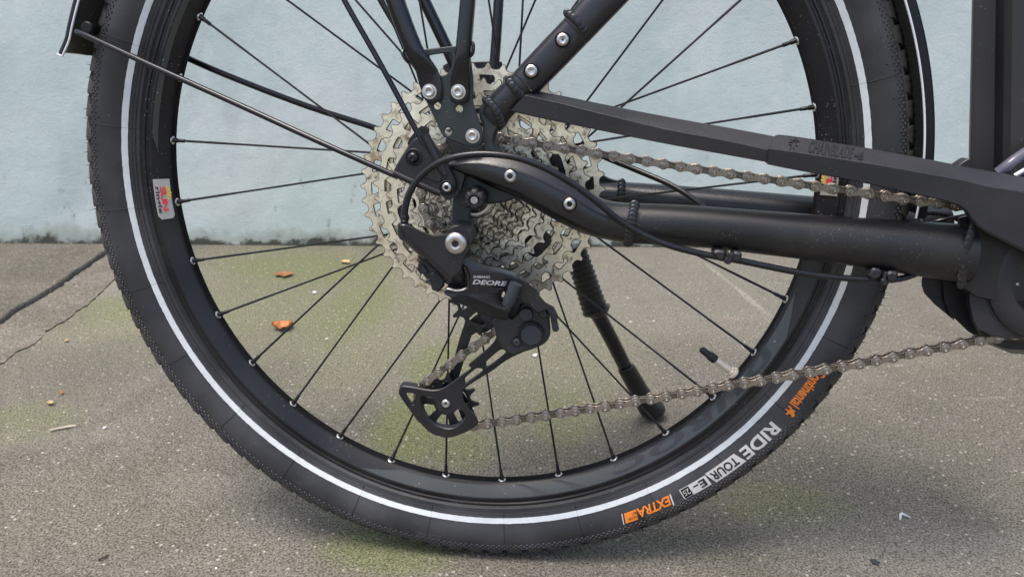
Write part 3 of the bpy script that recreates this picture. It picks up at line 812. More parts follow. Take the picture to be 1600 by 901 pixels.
# spokes, nipples, eyelets
A0 = 172.95
sp_me = None
eye_me = MB().add(*lathe_geo([(0.0030, 0), (0.0037, 0.0004), (0.0037, 0.0010), (0.0029, 0.0016), (0.0021, 0.0013), (0.0020, 0.0)], (0, 0, 0), 20)).mesh('nipple_eyelet', M_eye)
nip = lathe_geo([(0.0021, -0.001), (0.0021, 0.0045), (0.0017, 0.0050), (0.00165, 0.0110), (0.0013, 0.0116)], (0, 0, 0), 12)
nip_me = MB().add(*nip).mesh('spoke_nipple', M_spoke)
def sstart(k):
    a = rad(A0+11.25*k); return a
for k in range(32):
    a = rad(A0+11.25*k)
    near = k % 2 == 0
    lead = ((k // 2) % 2 == 0)                        # pairs alternate
    yb = -0.0016
    p0 = Vector((0.2865*cos(a), yb, 0.2865*sin(a)))
    rf = 0.0275; yf = -0.016 if near else 0.032
    h = a+rad(72)*(1 if not lead else -1)
    p1 = Vector((rf*cos(h), yf, rf*sin(h)))
    d = (p1-p0).normalized()
    V, Fc = tube_geo([p0+d*0.010, p0+d*0.045, p0+d*0.06, p1-d*0.03, p1-d*0.015, p1], [0.00108, 0.00108, 0.00092, 0.00092, 0.00108, 0.00108], 8)
    put('spoke', V, Fc, M_spoke, wheel)
    q = d.to_track_quat('Y', 'Z').to_euler()
    inst('spoke_nipple', nip_me, wheel, p0+d*0.0005, q)
    qi = Vector((-cos(a), 0, -sin(a))).to_track_quat('Y', 'Z').to_euler()
    inst('nipple_eyelet', eye_me, wheel, p0+Vector((cos(a), 0, sin(a)))*0.0004, qi)
# hub shell with flanges
lathe('hub', [(0.012, -0.030), (0.024, -0.0285), (0.031, -0.0195), (0.031, -0.0135), (0.0215, -0.008), (0.019, 0.004), (0.0215, 0.020), (0.031, 0.029), (0.031, 0.035), (0.022, 0.040), (0.012, 0.070)], (0, 0, 0), M_gloss, wheel, 48)
# valve: stem, ring nut, cap
va = rad(A0+11.25*13.5+0.3)
vd = Vector((-cos(va), 0, -sin(va))); vp = -vd*0.2864+Vector((0, -0.0005, 0))
def along(prof, p, d, n=20):
    q = d.to_track_quat('Y', 'Z').to_matrix()
    V, Fc = lathe_geo(prof, (0, 0, 0), n); return [tuple(p+q @ Vector(v)) for v in V], Fc
put('valve_stem', *along([(0.0030, 0), (0.0030, 0.026)], vp, vd), M_brass, wheel)
put('valve_nut', *along([(0.0052, 0.0006), (0.0060, 0.0015), (0.0060, 0.0035), (0.0045, 0.0042), (0.0045, 0.0058), (0.0034, 0.0062)], vp, vd), M_brass, wheel)
put('valve_cap', *along([(0.0036, 0.0235), (0.0043, 0.0242), (0.0043, 0.0305), (0.0034, 0.0312), (0.0033, 0.038), (0.0027, 0.0405), (0.0012, 0.0415)], vp, vd), M_plastic, wheel)

# printing on the tyre (reads with the letter tops outwards, clockwise)
def tyre_text(name, body, px0, px1, r_base, height, m, off=0.0005, spacing=1.0, shear=0.0, bold=0.0, tallk=1.0):
    """body runs clockwise from photo point px0 to px1; baseline at radius r_base"""
    yb = -0.025
    aS, aE = ang(*px0, yb), ang(*px1, yb)
    while aE > aS: aE -= 2*pi
    v, f, wd = text_geo(body, height/0.70, spacing, shear, bold*height/0.70, cuts=9)
    sB = s_of_r(r_base)
    w_ = []
    for x, y in v:
        a = aS+(aE-aS)*x/wd; w_.append(TY(sB+y, a, off))
    return w_, f
def tyre_print(name, items, m):
    mb = MB()
    for it in items: mb.add(*it)
    return mb.put(name, m, wheel, recalc=False, angle=80)
def tyre_box(px0, px1, rA, rB, off, n=10, lean=0.0):
    aS, aE = ang(*px0, -0.025), ang(*px1, -0.025)
    while aE > aS: aE -= 2*pi
    sA, sB = s_of_r(rA), s_of_r(rB); v, f = [], []
    for i in range(n+1):
        a = aS+(aE-aS)*i/n
        for q in range(4): v.append(TY(sA+(sB-sA)*q/3, a-lean*q/3, off))
    for i in range(n):
        for q in range(3): f.append([i*4+q, i*4+4+q, i*4+5+q, i*4+1+q])
    return v, f
tyre_print('maker_name', [tyre_text('', 'Continental', (1271, 571), (1227, 624), 0.3305, 0.0098, M_orange, bold=0.03)], M_orange)
def tyre_poly(pts, px0, r0, k=1.0, off=0.0005):
    a0 = ang(*px0, -0.025); s0_ = s_of_r(r0)
    v = [TY(s0_+y*k, a0-x*k/0.338, off) for x, y in pts]
    tri = tessellate_polygon([[Vector((x, y, 0)) for x, y in pts]]); return v, [list(t) for t in tri]
horse = [(0, .2), (.15, .45), (.1, .75), (.3, .7), (.5, .95), (.72, 1.0), (.9, .8), (.75, .72), (.7, .5), (.95, .45), (1.0, .25), (.8, .32), (.62, .3), (.68, .0), (.5, .05), (.45, .32), (.25, .3), (.2, .05), (.08, .02)]
tyre_print('horse_emblem', [tyre_poly([(x*0.0085, y*0.0105) for x, y in horse], (1226, 627), 0.3310)], M_orange)
tyre_print('tyre_lettering', [tyre_text('', 'RIDE', (1200, 653), (1154, 703), 0.3300, 0.0112, M_white, bold=0.03),
                             tyre_box((1147, 708.5), (1104, 743), 0.3292, 0.3412, 0.0005, lean=-0.012),
                             tyre_box((1102, 742), (1078, 759), 0.3300, 0.3402, 0.0005, lean=0.0),
                             tyre_box((1078, 759), (1063, 768), 0.3300, 0.3400, 0.0005)], M_white)
tyre_print('dark_lettering', [tyre_text('', 'TOUR', (1145, 709), (1108, 739), 0.3312, 0.0078, M_dark, 0.0009, bold=0.02),
                             tyre_text('', 'E', (1098, 744), (1089, 750), 0.3318, 0.0066, M_dark, 0.0009, bold=0.03), tyre_text('', '-', (1088, 751), (1081, 756), 0.3318, 0.0062, M_dark, 0.0009, bold=0.02),
                             tyre_box((1076.5, 760), (1064.5, 767), 0.3306, 0.3394, 0.0008)], M_dark)
tyre_print('rating_lettering', [tyre_text('', '25', (1075, 761), (1066, 766), 0.3322, 0.0052, M_white, 0.0012)], M_white)
tyre_print('puncture_emblem', [tyre_text('', 'EXTRA', (1045, 774), (994, 793), 0.3302, 0.0085, M_orange, shear=0.25, bold=0.03), tyre_box((993, 793), (974, 799), 0.3300, 0.3395, 0.0005, lean=0.006)], M_orange)
tyre_print('puncture_lettering', [tyre_text('', 'PUNCTURE', (992, 793.5), (977, 798), 0.3350, 0.0026, M_dark, 0.0009), tyre_text('', 'BELT', (992, 793.5), (984, 796), 0.3315, 0.0024, M_dark, 0.0009)], M_dark)
tyre_print('white_brackets', [tyre_box((1048.5, 772), (1046.6, 773), 0.3296, 0.3405, 0.0005, 2, 0.006), tyre_box((971.5, 799.5), (970, 800), 0.3296, 0.3400, 0.0005, 2, 0.006)], M_white)
# rim sticker: silver label, sun rays, red scribble, lower-case word
def sticker(ac, flip):
    e = MB(); sg = 1 if flip else -1
    hw = rad(3.55)
    def q(x, u, off): return rim_pt(u, ac+sg*hw*x, off)          # x -1..1 along the reading direction
    def poly(mb_, pts, off, mi):
        tri = tessellate_polygon([[Vector((x, y*0.5, 0)) for x, y in pts]]); mb_.add([q(x, u, off) for x, u in pts], [list(t) for t in tri], mi)
    base = [(-1, -.02), (-.2, -.02), (.4, -.02), (.8, -.02), (1, .15), (1, .6), (1, .85), (.85, .97), (.2, .97), (-.4, .97), (-1, .97)]
    poly(e, base, 0.0007, 0)
    for k in range(5):                                            # yellow rays
        t = rad(-62+31*k); cx, cu = -.30, .62
        f = lambda r, dt: (cx+0.62*r*sin(t+dt), cu+r*cos(t+dt)*0.62)
        poly(e, [f(.16, -.16), f(.58, -.15), f(.62, 0), f(.58, .15), f(.16, .16)], 0.0012, 2)
    v, f, wd = text_geo('SUN', 1.0, 0.86, 0, 0.035)
    e.add([q(-.62+1.22*x/wd, .36+.32*y/0.72, 0.0014) for x, y in v], f, 1)
    v, f, wd = text_geo('ringle', 1.0, 1.05, 0, 0.02)
    e.add([q(-.62+1.3*x/wd, .03+.30*(y+.15)/0.85, 0.0014) for x, y in v], f, 3)
    return e.put('rim_sticker', [M_label, M_red, M_yellow, M_dark], wheel, recalc=False, angle=80)
sticker(ang(251, 311, -0.0108), True)
sticker(ang(1307, 271, -0.0108), True)

# ---- cassette
cas = empty('cassette', bike)
TEETH = [11, 13, 15, 18, 21, 24, 28, 33, 39, 45, 51]
Y0, DY = -0.0585, 0.0039
def cog_outline(N, ph, r_tip=None):
    rp = 0.0127/(2*sin(pi/N)); tip = rp+0.0033; root = rp-0.0014
    p = []
    for i in range(N):
        for f, r in ((-.50, root), (-.37, root+.0001), (-.27, root+.0007), (-.205, root+.0020), (-.15, tip-.0011), (-.09, tip-.0002), (.0, tip), (.08, tip-.0005), (.14, tip-.0016), (.205, root+.0015), (.28, root+.0005), (.38, root+.0001)):
            a = ph+2*pi*(i+f)/N; p.append((r*cos(a), r*sin(a)))
    return p
def slot(r0, r1, a0, a1, skew=0.0, n=5):
    o = [(r1*cos(a0+(a1-a0)*i/n), r1*sin(a0+(a1-a0)*i/n)) for i in range(n+1)]
    o += [(r0*cos(a1-skew+(a0-a1)*.72*i/n-(a1-a0)*0.14), r0*sin(a1-skew+(a0-a1)*.72*i/n-(a1-a0)*0.14)) for i in range(n+1)]
    return rnd(o, 2)
spec = {51: (0.0800, 0.0862, 0.0962, 31), 45: (0.0690, 0.0748, 0.0836, 27), 39: (0.0560, 0.0622, 0.0716, 20), 33: (0.0400, 0.0500, 0.0575, 14), 28: (0.0250, 0.0400, 0.0475, 10)}
rivet_me = MB().add(*lathe_geo([(0.0034, 0.0), (0.0034, -0.0003), (0.0030, -0.0004), (0.0026, -0.0002), (0.0024, -0.0008), (0.0016, -0.0012), (0.0004, -0.0013)], (0, 0, 0), 20)).mesh('rivet', M_steel)
rr = random.Random(2)
for i, N in enumerate(TEETH):
    y = Y0+DY*i; ph = {51: 0.05, 45: 0.02, 39: 0.3}.get(N, -0.95+0.02*i)
    out = cog_outline(N, ph)
    loops = [out]
    if N in spec:
        rin, ra, rb, nh = spec[N]
        loops.append(circ(0, 0, rin, 60)[::-1])
        for k in range(nh):
            if rr.random() < 0.0: continue
            a = ph+2*pi*k/nh; wd = 2*pi/nh*(0.60 if N > 33 else 0.52)*rr.uniform(.9, 1.08)
            loops.append(slot(ra, rb, a, a+wd, wd*0.25))
        m = M_cog if N > 39 else (M_cog if N == 39 else M_cogm)
    else:
        loops.append(circ(0, 0, 0.0165, 40)[::-1])
        rp_ = 0.0127/(2*sin(pi/N))
        nh = max(4, N//3)
        if N >= 13:
            for k in range(nh):
                a = ph+2*pi*(k*3+1)/N; r = rp_-0.0066
                loops.append(circ(r*cos(a), r*sin(a), 0.0011, 8)[::-1])
        m = M_cogm if N >= 24 else M_cogd
    V, Fc = plate_geo(loops, y-0.0009, y+0.0009, 0.00060 if N > 36 else 0.00085)
    ns_ = plate_geo.nside
    o = put('sprocket', V, Fc, None, cas, angle=30, slots=[m, M_oilshade], fmat=[1]*ns_+[0]*(len(Fc)-ns_))
# steel rivets on the large sprockets
for N, r, n, ph in ((45, 0.0715, 12, 0.13), (39, 0.0592, 9, 0.4), (33, 0.0445, 7, 0.2), (51, 0.083, 12, 0.3)):
    y = Y0+DY*TEETH.index(N)-0.0010
    for k in range(n):
        a = ph+2*pi*k/n; inst('rivet', rivet_me, cas, (r*cos(a), y, r*sin(a)))
# bridges between the big sprockets (spacer arms) and the dark carrier behind
for N, ra, rb, n, yy, m in ((51, 0.0785, 0.0880, 12, -0.0215, M_cog), (45, 0.0672, 0.0760, 12, -0.0255, M_cog), (39, 0.054, 0.064, 9, -0.0295, M_cog), (33, .038, .052, 7, -.0335, M_cogm)):
    mb = MB()
    for k in range(n):
        a = 2*pi*k/n+(0.13 if N == 45 else 0.4 if N == 39 else 0.2 if N == 33 else 0.3); wd = 0.0045
        ca, sa = cos(a), sin(a)
        lp = [(ra*ca-wd*sa*-1, ra*sa-wd*ca), (rb*ca+wd*.6*sa, rb*sa-wd*.6*ca), (rb*ca-wd*.6*sa, rb*sa+wd*.6*ca), (ra*ca-wd*sa, ra*sa+wd*ca)]
        mb.add(*plate_geo([rnd(lp, 1)], yy-0.0010, yy+0.0010, 0.0002))
    mb.put('spacer_arms', m, cas, kind='stuff')
arms = []
n = 6
sp_out = []
for k in range(n):
    a = 2*pi*k/n+0.35
    for f, r in ((-.5, .040), (-.30, .044), (-.17, .070), (-.12, .0755), (.12, .0755), (.17, .070), (.30, .044)):
        b = a+f*2*pi/n; sp_out.append((r*cos(b), r*sin(b)))
V, Fc = plate_geo([rnd(sp_out, 1), circ(0, 0, 0.017, 32)], -0.0285, -0.0225, 0.0008)
put('carrier', V, Fc, M_gloss, cas)
lathe('freehub_body', [(0.0165, -0.059), (0.0165, -0.02)], (0, 0, 0), M_cogd, cas, 40)
lathe('lockring', [(0.0100, -0.0625), (0.0115, -0.0638), (0.0142, -0.0638), (0.0150, -0.0632), (0.0158, -0.0620), (0.0158, -0.0585), (0.0100, -0.0585)], (0, 0, 0), M_steel, cas, 48)
lathe('hub_end_cap', [(0.0060, -0.0668), (0.0105, -0.0668), (0.0118, -0.0660), (0.0118, -0.0635), (0.009, -0.0625), (0.006, -0.0625)], (0, 0, 0), M_gloss, cas, 40)

# ---- chain: every outer and inner link an object of its own
chain = empty('chain', bike)
YC = -0.0400
def pw(px, py, y=YC): p = W(px, py, y); return Vector((p.x, p.z))
pul_g, pul_t = pw(755.5, 471.5), pw(697, 630)
R24 = 0.0127/(2*sin(pi/24)); 
RP = 0.0127/(2*sin(pi/13))
RPX = pxm(720, 550, YC)
up = [(949.2, 242.5), (1025.7, 254.5), (1103.2, 266.2), (1181.7, 277.5), (1260, 289), (1340.5, 300), (1421, 312), (1475, 318.5), (1580, 332)]
lowp = [(1640, 507), (1600, 515.5), (1547, 528), (1575-1, 523)]
low = [(1640, 505.5), (1575, 523.5), (1548, 528), (1522, 532.5), (1494, 538), (1469, 543), (1440, 548), (1416, 552.5), (1388, 558), (1365, 563), (1337, 568.5), (1312, 572), (1286, 577), (1261, 581.5), (1236, 585.5), (1211, 590), (1186, 594.5), (1160.7, 598), (1136, 601.5),
       (1088.7, 610.2), (1040, 618.7), (992.5, 626), (946.2, 634.2), (898.7, 641.2), (853.2, 648.2), (807.5, 655), (779, 659), (757, 661.5)]
def ydep(px): return YC-0.012*max(0, (px-800)/800)
path = []
for a, b in low: p = W(a, b, ydep(a)); path.append(p)
# wraps: tension pulley clockwise (left side), guide pulley counter-clockwise (right side), 24 tooth sprocket (left side, over the top)
def arc(c, r, a0, a1, n=14):
    return [Vector((c.x+r*cos(a0+(a1-a0)*i/n), YC, c.y+r*sin(a0+(a1-a0)*i/n))) for i in range(n+1)]
TR = RP*1.03
O = Vector((0, 0))
def tang_cross(c1, r1, c2, r2, sgn):
    d = c2-c1; D = d.length; base = math.atan2(d.y, d.x); be = math.acos(min(1, (r1+r2)/D))
    return base+sgn*be, base+sgn*be+pi
tA, gA = tang_cross(pul_t, TR, pul_g, TR, +1)       # leaves the tension pulley on its upper left ...
gB, cB = tang_cross(pul_g, TR, O, R24, -1)
g0, g1 = gA, gB
while g1 < g0: g1 += 2*pi
if g1-g0 > 2*pi: g1 -= 2*pi
a_in = -pi/2-0.15
t0, t1 = a_in, tA
while t1 > t0: t1 -= 2*pi
path += arc(pul_t, TR, t0, t1, 18)
path += arc(pul_g, TR, g0, g1, 18)
c0a, c1a = cB, math.atan2(pw(949, 242).y, pw(949, 242).x)
c1a = rad(90-8)
while c0a < c1a: c0a += 2*pi
while c0a-c1a > 2*pi: c0a -= 2*pi
path += arc(O, R24, c0a, c1a, 24)
for a, b in up: path.append(W(a, b, ydep(a)))
cl = [0.0]
for a, b in zip(path, path[1:]): cl.append(cl[-1]+(b-a).length)
def at_len(s):
    lo_, hi_ = 0, len(cl)-1
    while hi_-lo_ > 1:
        mid = (lo_+hi_)//2
        if cl[mid] <= s: lo_ = mid
        else: hi_ = mid
    t = (s-cl[lo_])/max(1e-9, cl[hi_]-cl[lo_]); return path[lo_].lerp(path[hi_], t)
# pitch and phase from the pins counted on the lower run
pin_a, pin_b = W(1088.7, 610.2, ydep(1088)), W(807.5, 655, ydep(807))
PITCH_C = (pin_a-pin_b).length/12
def link_outline(r, neck, L, n=8):
    o = []
    for i in range(n+1): a = pi/2-pi*i/n*1.0+0; o.append((L/2+r*cos(a), r*sin(a)))
    o = [(L/2+r*cos(a), r*sin(a)) for a in [rad(125)-rad(250)*i/n for i in range(n+1)]]
    o2 = [(-x, -z) for x, z in o]
    return spl(o+[(0, -neck)]+o2+[(0, neck)], 2, True)
def link_mesh(name, outer):
    mb = MB(); L_ = PITCH_C; k = L_/0.0127
    ol = link_outline(0.0042*k, 0.0025*k, L_) if outer else link_outline(0.0037*k, 0.0024*k, L_)
    yy = 0.0028 if outer else 0.0018
    for sg in (-1, 1):
        V, Fc = plate_geo([ol], sg*yy-0.0005, sg*yy+0.0005, 0.00022); ns_ = plate_geo.nside
        mb.add(V, Fc); mb.m[-len(Fc):] = [2 if q >= len(ol) else 0 for q in range(ns_)]+[0]*(len(Fc)-ns_)
    if outer:
        for sx_ in (-1, 1):
            V, Fc = lathe_geo([(0.00265, -0.0033), (0.00265, -0.0036), (0.0022, -0.00375), (0.00190, -0.0034), (0.00165, -0.00375), (0.0010, -0.00385), (0.0006, -0.0036), (0.0001, -0.0036)], (sx_*L_/2, 0, 0), 14); mb.add(V, Fc, 1)
            V, Fc = lathe_geo([(0.0016, 0.0034), (0.0016, 0.0038), (0.0008, 0.0040)], (sx_*L_/2, 0, 0), 10); mb.add(V, Fc, 1)
    else:
        for sx_ in (-1, 1):
            V, Fc = lathe_geo([(0.0038, -0.0014), (0.0038, 0.0014)], (sx_*L_/2, 0, 0), 14); mb.add(V, Fc, 1)
    return mb.mesh(name, [M_chain if outer else M_chaini, M_pin, M_oilshade], 35)
LO, LI = link_mesh('outer_link', True), link_mesh('inner_link', False)
best = min(range(4000), key=lambda q: (at_len(cl[-1]*q/4000)-pin_a).length)
s_ref = cl[-1]*best/4000
k0 = -int(s_ref/PITCH_C); k1 = int((cl[-1]-s_ref)/PITCH_C)
for k in range(k0, k1):
    a, b = at_len(s_ref+k*PITCH_C), at_len(s_ref+(k+1)*PITCH_C)
    c = (a+b)/2; d = (b-a).normalized()
    outer = (k % 2 == 0)
    xa = d; ya = Vector((0, 1, 0)); za = xa.cross(ya).normalized(); ya = za.cross(xa)
    if za.z < 0: xa, za = -xa, -za
    inst('outer_link' if outer else 'inner_link', LO if outer else LI, chain, c, Matrix((xa, ya, za)).transposed().to_euler())

def A4(pts): return [(560+x/4, 90+y/4) for x, y in pts]       # tracing grids of the enlarged photograph
def D4(pts): return [(560+x/4, 280+y/4) for x, y in pts]
def B4(pts): return [(400+x/4, y/4) for x, y in pts]
def C8(pts): return [(690+x/8.19, 460+y/8.19) for x, y in pts]
def E8(pts): return [(620+x/8.19, 580+y/8.19) for x, y in pts]

# ---- frame: seatstay, dropout, chainstays
def weld(name, p, q, y, wpx, m, parent, n=9, bulge=4, tilt=0.0):
    """a bead of overlapping ripples from photo point p to q"""
    mb = MB()
    for i in range(n):
        t = (i+.5)/n; bx = (q[1]-p[1]); by = -(q[0]-p[0]); l = math.hypot(bx, by)
        off = bulge*sin(pi*t)
        a, b = p[0]+(q[0]-p[0])*t+bx/l*off, p[1]+(q[1]-p[1])*t+by/l*off
        yy = y-0.0026*sin(pi*min(1, max(0, t)))+tilt*t
        c = W(a, b, yy); r = wpx*pxm(a, b, yy)*random.uniform(.92, 1.1)
        ln = math.dist(p, q)/n*pxm(a, b, yy)
        d = (W(*q, y)-W(*p, y)).normalized(); u = d.cross(Vector((0, 1, 0))).normalized(); v = Vector((0, 1, 0))
        V, Fc = [], []; nu, nv = 12, 6
        for j in range(nv+1):
            th = -pi/2+pi*j/nv
            for k in range(nu):
                f = 2*pi*k/nu; V.append(tuple(c+d*(ln*1.25*sin(th))+u*(r*cos(th)*cos(f))+v*(r*0.26*cos(th)*sin(f))))
        for j in range(nv):
            for k in range(nu):
                g = (k+1) % nu; Fc.append([j*nu+k, j*nu+g, (j+1)*nu+g, (j+1)*nu+k])
        mb.add(V, Fc)
    return mb.put(name, m, parent, recalc=True, angle=60)
stay = empty('seatstay', bike, W(880, 60, -0.072))
bar('upper_tube', [((985, -80), (1023, -42), -0.076, 0.020), ((940, -32), (978, 6), -0.075, 0.020), ((908, -1), (947, 38), -0.074, 0.021), ((886, 25), (924, 62), -0.0735, 0.022), ((881, 30), (917, 69), -0.073, 0.0225)], M_frame, stay, 2.7)
bar('stay_clamp', [((880.5, 31), (916, 70), -0.073, 0.0235), ((845, 68), (880, 107), -0.0725, 0.0235), ((804, 112), (838, 149), -0.072, 0.0235)], M_frame, stay, 3.0)
bar('lower_tube', [((803.5, 113), (836, 150), -0.072, 0.0225), ((787, 128), (820, 164), -0.0715, 0.0225), ((769, 145), (802, 180), -0.071, 0.022), ((755, 160), (790, 196), -0.0705, 0.021), ((748, 168), (782, 205), -0.070, 0.019)], M_frame, stay, 2.4)
weld('weld_bead', (884, 20), (912, 48), -0.083, 6.5, M_frame, stay, 6, 3, -0.001)
weld('weld_bead', (793, 122), (815, 150), -0.083, 7, M_frame, stay, 6, -2, 0.001)
weld('weld_bead', (757, 155), (784, 196), -0.081, 6.5, M_frame, stay, 8, 5, 0.002)
for a, b in ((879, 62), (830, 111)):
    lathe('recess_shade', [(12.6*pxm(a, b, -.085), 0.001), (12.6*pxm(a, b, -.085), -0.0005), (11.4*pxm(a, b, -.085), -0.0012), (10.6*pxm(a, b, -.085), -0.0004), (10.2*pxm(a, b, -.085), 0.001)], W(a, b, -0.0852), M_dark, stay, 40)  # raised black collar paints the shade of the bolt's recess
    bolt(a, b, 10.4, -0.0850, B_flat, stay)
# dropout: yoke between seatstay and chainstay, with the mounting tabs and the derailleur hanger
drop = empty('dropout', bike, W(735, 290, -0.07))
plate('yoke', A4([(740, 325), (835, 235), (880, 300), (915, 390), (880, 440), (858, 480), (850, 520), (858, 560), (885, 590), (960, 625), (900, 660), (600, 665), (590, 630), (610, 560), (700, 545), (770, 500), (778, 440)]), -0.0785, 0.014, M_plate, drop, bev=0.0022, rounds=2)
plate('tab', [(692, 214), (720, 224), (742, 232), (757, 222), (757, 236), (748, 246), (700, 262), (690, 300), (700, 312), (716, 300), (724, 268), (706, 240)], -0.0800, 0.010, M_frame, drop, bev=0.0015)
plate('hanger', [(716, 250), (710, 285), (707, 320), (706, 352), (709, 372), (722, 380), (736, 368), (739, 350), (733, 340), (735, 331), (747, 322), (765, 319), (790, 316), (815, 307), (850, 300), (800, 262), (750, 250)], -0.0700, 0.009, M_plate, drop, bev=0.0014)
lathe('hanger_boss', [(0.0080, -0.0250), (0.0092, -0.0240), (0.0094, -0.004), (0.0094, 0.006)], W(722, 362, -0.0715), M_plastic, drop, 36)
ax = W(741, 312.5, -0.088)
def knob(r, d, a): return r*(1-0.13*max(0, cos(6*a))**1.2) if r > 0.005 else r
V, Fc = lathe_geo([(0.0095, 0.016), (0.0098, 0.011), (0.0097, 0.006), (0.0091, 0.002), (0.0080, -0.0008), (0.0064, -0.0018), (0.0045, -0.0022), (0.0040, -0.0014), (0.0038, 0.002)], ax, 60, rfun=knob)
axle = put('axle_knob', V, Fc, M_plastic, drop, angle=50)
lathe('axle_end', [(0.0034, 0.003), (0.0034, -0.0004), (0.0028, -0.0010), (0.0012, -0.0010), (0.0010, 0.001)], ax, M_steel, drop, 20)
stayb = empty('chainstay', bike, W(1100, 340, -0.065))
facet_bar('rear_yoke', [((703, 253), (706, 262), -0.073, 0.016), ((713, 249), (716, 268), -0.074, 0.020), ((745, 240), (740, 279), -0.0755, 0.023), ((782, 242), (774, 295), -0.076, 0.0245), ((825, 252), (808, 309), -0.0755, 0.0255), ((865, 267), (850, 334), -0.0745, 0.027), ((907, 291), (890, 355), -0.073, 0.028), ((946, 313), (932, 371), -0.071, 0.029), ((990, 318.5), (986, 380), -0.0695, 0.030)], [(-1, .1), (-.98, -.25), (-.90, -.50), (-.62, -.80), (-.44, -.94), (-.34, -.99), (.0, -1.02), (.42, -1), (.55, -.96), (.66, -.86), (.93, -.35), (1, -.05), (.99, .3), (.7, 1), (-.7, 1), (-.97, .5)], M_frame, stayb, 3, 22)
bar('stay_tube', [((990, 317.5), (987, 380), -0.0690, 0.031), ((1080, 321), (1077, 384), -0.0675, 0.033), ((1200, 330), (1194, 397), -0.065, 0.036), ((1330, 339.5), (1322, 413), -0.0625, 0.038), ((1440, 346.5), (1430, 430), -0.060, 0.040), ((1516, 351), (1504, 440), -0.058, 0.041)], M_stay, stayb, 2.25, 36)
weld('weld_bead', (992, 317), (981, 382), -0.0835, 8, M_frame, stayb, 11, 0)
weld('weld_bead', (1524, 345), (1502, 446), -0.0755, 7, M_stay, stayb, 11, -4)
for a, b in ((797.3, 275), (889.8, 318.6)):
    yy = -0.0875
    lathe('recess_shade', [(12.2*pxm(a, b, yy), 0.002), (12.2*pxm(a, b, yy), -0.0004), (11.2*pxm(a, b, yy), -0.0010), (10.4*pxm(a, b, yy), 0.0)], W(a, b, yy), M_dark, stayb, 40)  # recess shade drawn as a dark collar
    bolt(a, b, 10.2, yy, B_flat, stayb)
# bottom bracket yoke where the chainstay ends
loft('motor_bracket', [[(1500, 340), (1530, 335), (1640, 330), (1640, 470), (1560, 470), (1525, 462), (1500, 445)], [(1496, 340), (1530, 330), (1640, 325), (1640, 480), (1560, 480), (1515, 468), (1494, 450)]], [-0.066, -0.030], M_stay, stayb)
# far side: chainstay, dropout, seatstay of the other side
fs = empty('chainstay', bike, W(1100, 300, 0.06))
bar('stay_tube', [((930, 283), (925, 330), 0.060, 0.028), ((1000, 286), (995, 335), 0.060, 0.03), ((1140, 296), (1135, 352), 0.056, 0.032), ((1275, 307), (1268, 372), 0.052, 0.034), ((1400, 316), (1392, 390), 0.046, 0.036), ((1480, 322), (1470, 400), 0.042, 0.036)], M_frame, fs, 2.3)
weld('weld_bead', (972, 283), (968, 330), 0.044, 6, M_frame, fs, 8, 0)
plate('dropout_plate', [(905, 255), (935, 270), (955, 281), (975, 284), (972, 330), (900, 330), (800, 320), (740, 320), (735, 270), (790, 235), (860, 225)], 0.058, 0.012, M_gloss, fs, bev=0.001)

# ---- drive-side pannier rack: plate, two flattened legs, bolts
rack = empty('rack', bike, W(700, 150, -0.087))
plate('rack_plate', [(646, 98), (655, 78), (690, 74), (714, 71.5), (733, 74), (737.5, 108), (740, 127), (738.5, 160), (747, 184), (755, 207), (753.5, 223), (746, 231), (736, 231), (716, 224), (695, 215.5), (687.5, 205.5), (681, 190), (667.5, 162.5), (655, 135)], -0.0860, 0.0026, M_plate, rack,
      holes=[[(667.8, 90), (670.5, 86.5), (686, 84.2), (702, 82.6), (705.6, 86.5), (705.6, 105), (698, 116.5), (689, 118.3), (680.5, 114), (673, 102)]]+[pcirc_ for pcirc_ in ([(x+r*cos(k*pi/8), y+r*sin(k*pi/8)) for k in range(16)] for x, y, r in ((683.2, 165.6, 5.8), (717.4, 170.4, 6.0), (700.5, 205, 6.0)))], bev=0.0007, rounds=1, hr=1)
def leg(name, secs): return bar(name, secs, M_gloss, rack, 2.0, 24)
V1, F1 = bar_geo([((591, -40), (616, -52), -0.0890, 0.0115), ((598, -12), (624, -25), -0.0890, 0.0115), ((618, 43), (643.5, 31), -0.0890, 0.0112), ((634, 83), (660, 72), -0.0890, 0.0105), ((642, 99), (670, 88), -0.0890, 0.0085), ((650, 113), (681, 104), -0.0885, 0.0050), ((653, 122), (685.5, 113), -0.0882, 0.0034), ((657, 136), (690, 128), -0.0881, 0.0028), ((661, 151), (690.5, 149.5), -0.0881, 0.0026), ((665, 157.5), (688, 157), -0.0881, 0.0026), ((671, 162.5), (680, 162.5), -0.0881, 0.0024)], 2.6, 28, 4)
put('rack_leg', V1, F1, M_gloss, rack, angle=40)
V1, F1 = bar_geo([((721, -40), (745, -38), -0.0890, 0.0115), ((719, 0), (743, 2), -0.0890, 0.0115), ((713.5, 60), (738, 62), -0.0890, 0.0112), ((710, 92), (735.5, 94), -0.0890, 0.0105), ((706.5, 108), (734, 110), -0.0888, 0.0075), ((704.5, 121), (733.5, 122), -0.0885, 0.0042), ((703.5, 135), (733.5, 136), -0.0881, 0.0030), ((703, 150), (733, 151), -0.0881, 0.0026), ((705, 157.5), (730, 158), -0.0881, 0.0026), ((712, 162.8), (722, 163), -0.0881, 0.0024)], 2.6, 28, 4)
put('rack_leg', V1, F1, M_gloss, rack, angle=40)
for a, b, r in ((671, 143.2, 8.4), (716.2, 143.6, 8.4)):
    bolt(a, b, r, -0.0896, B_sock, rack)
bolt(738.6, 212.5, 8.2, -0.0862, B_sock, rack)
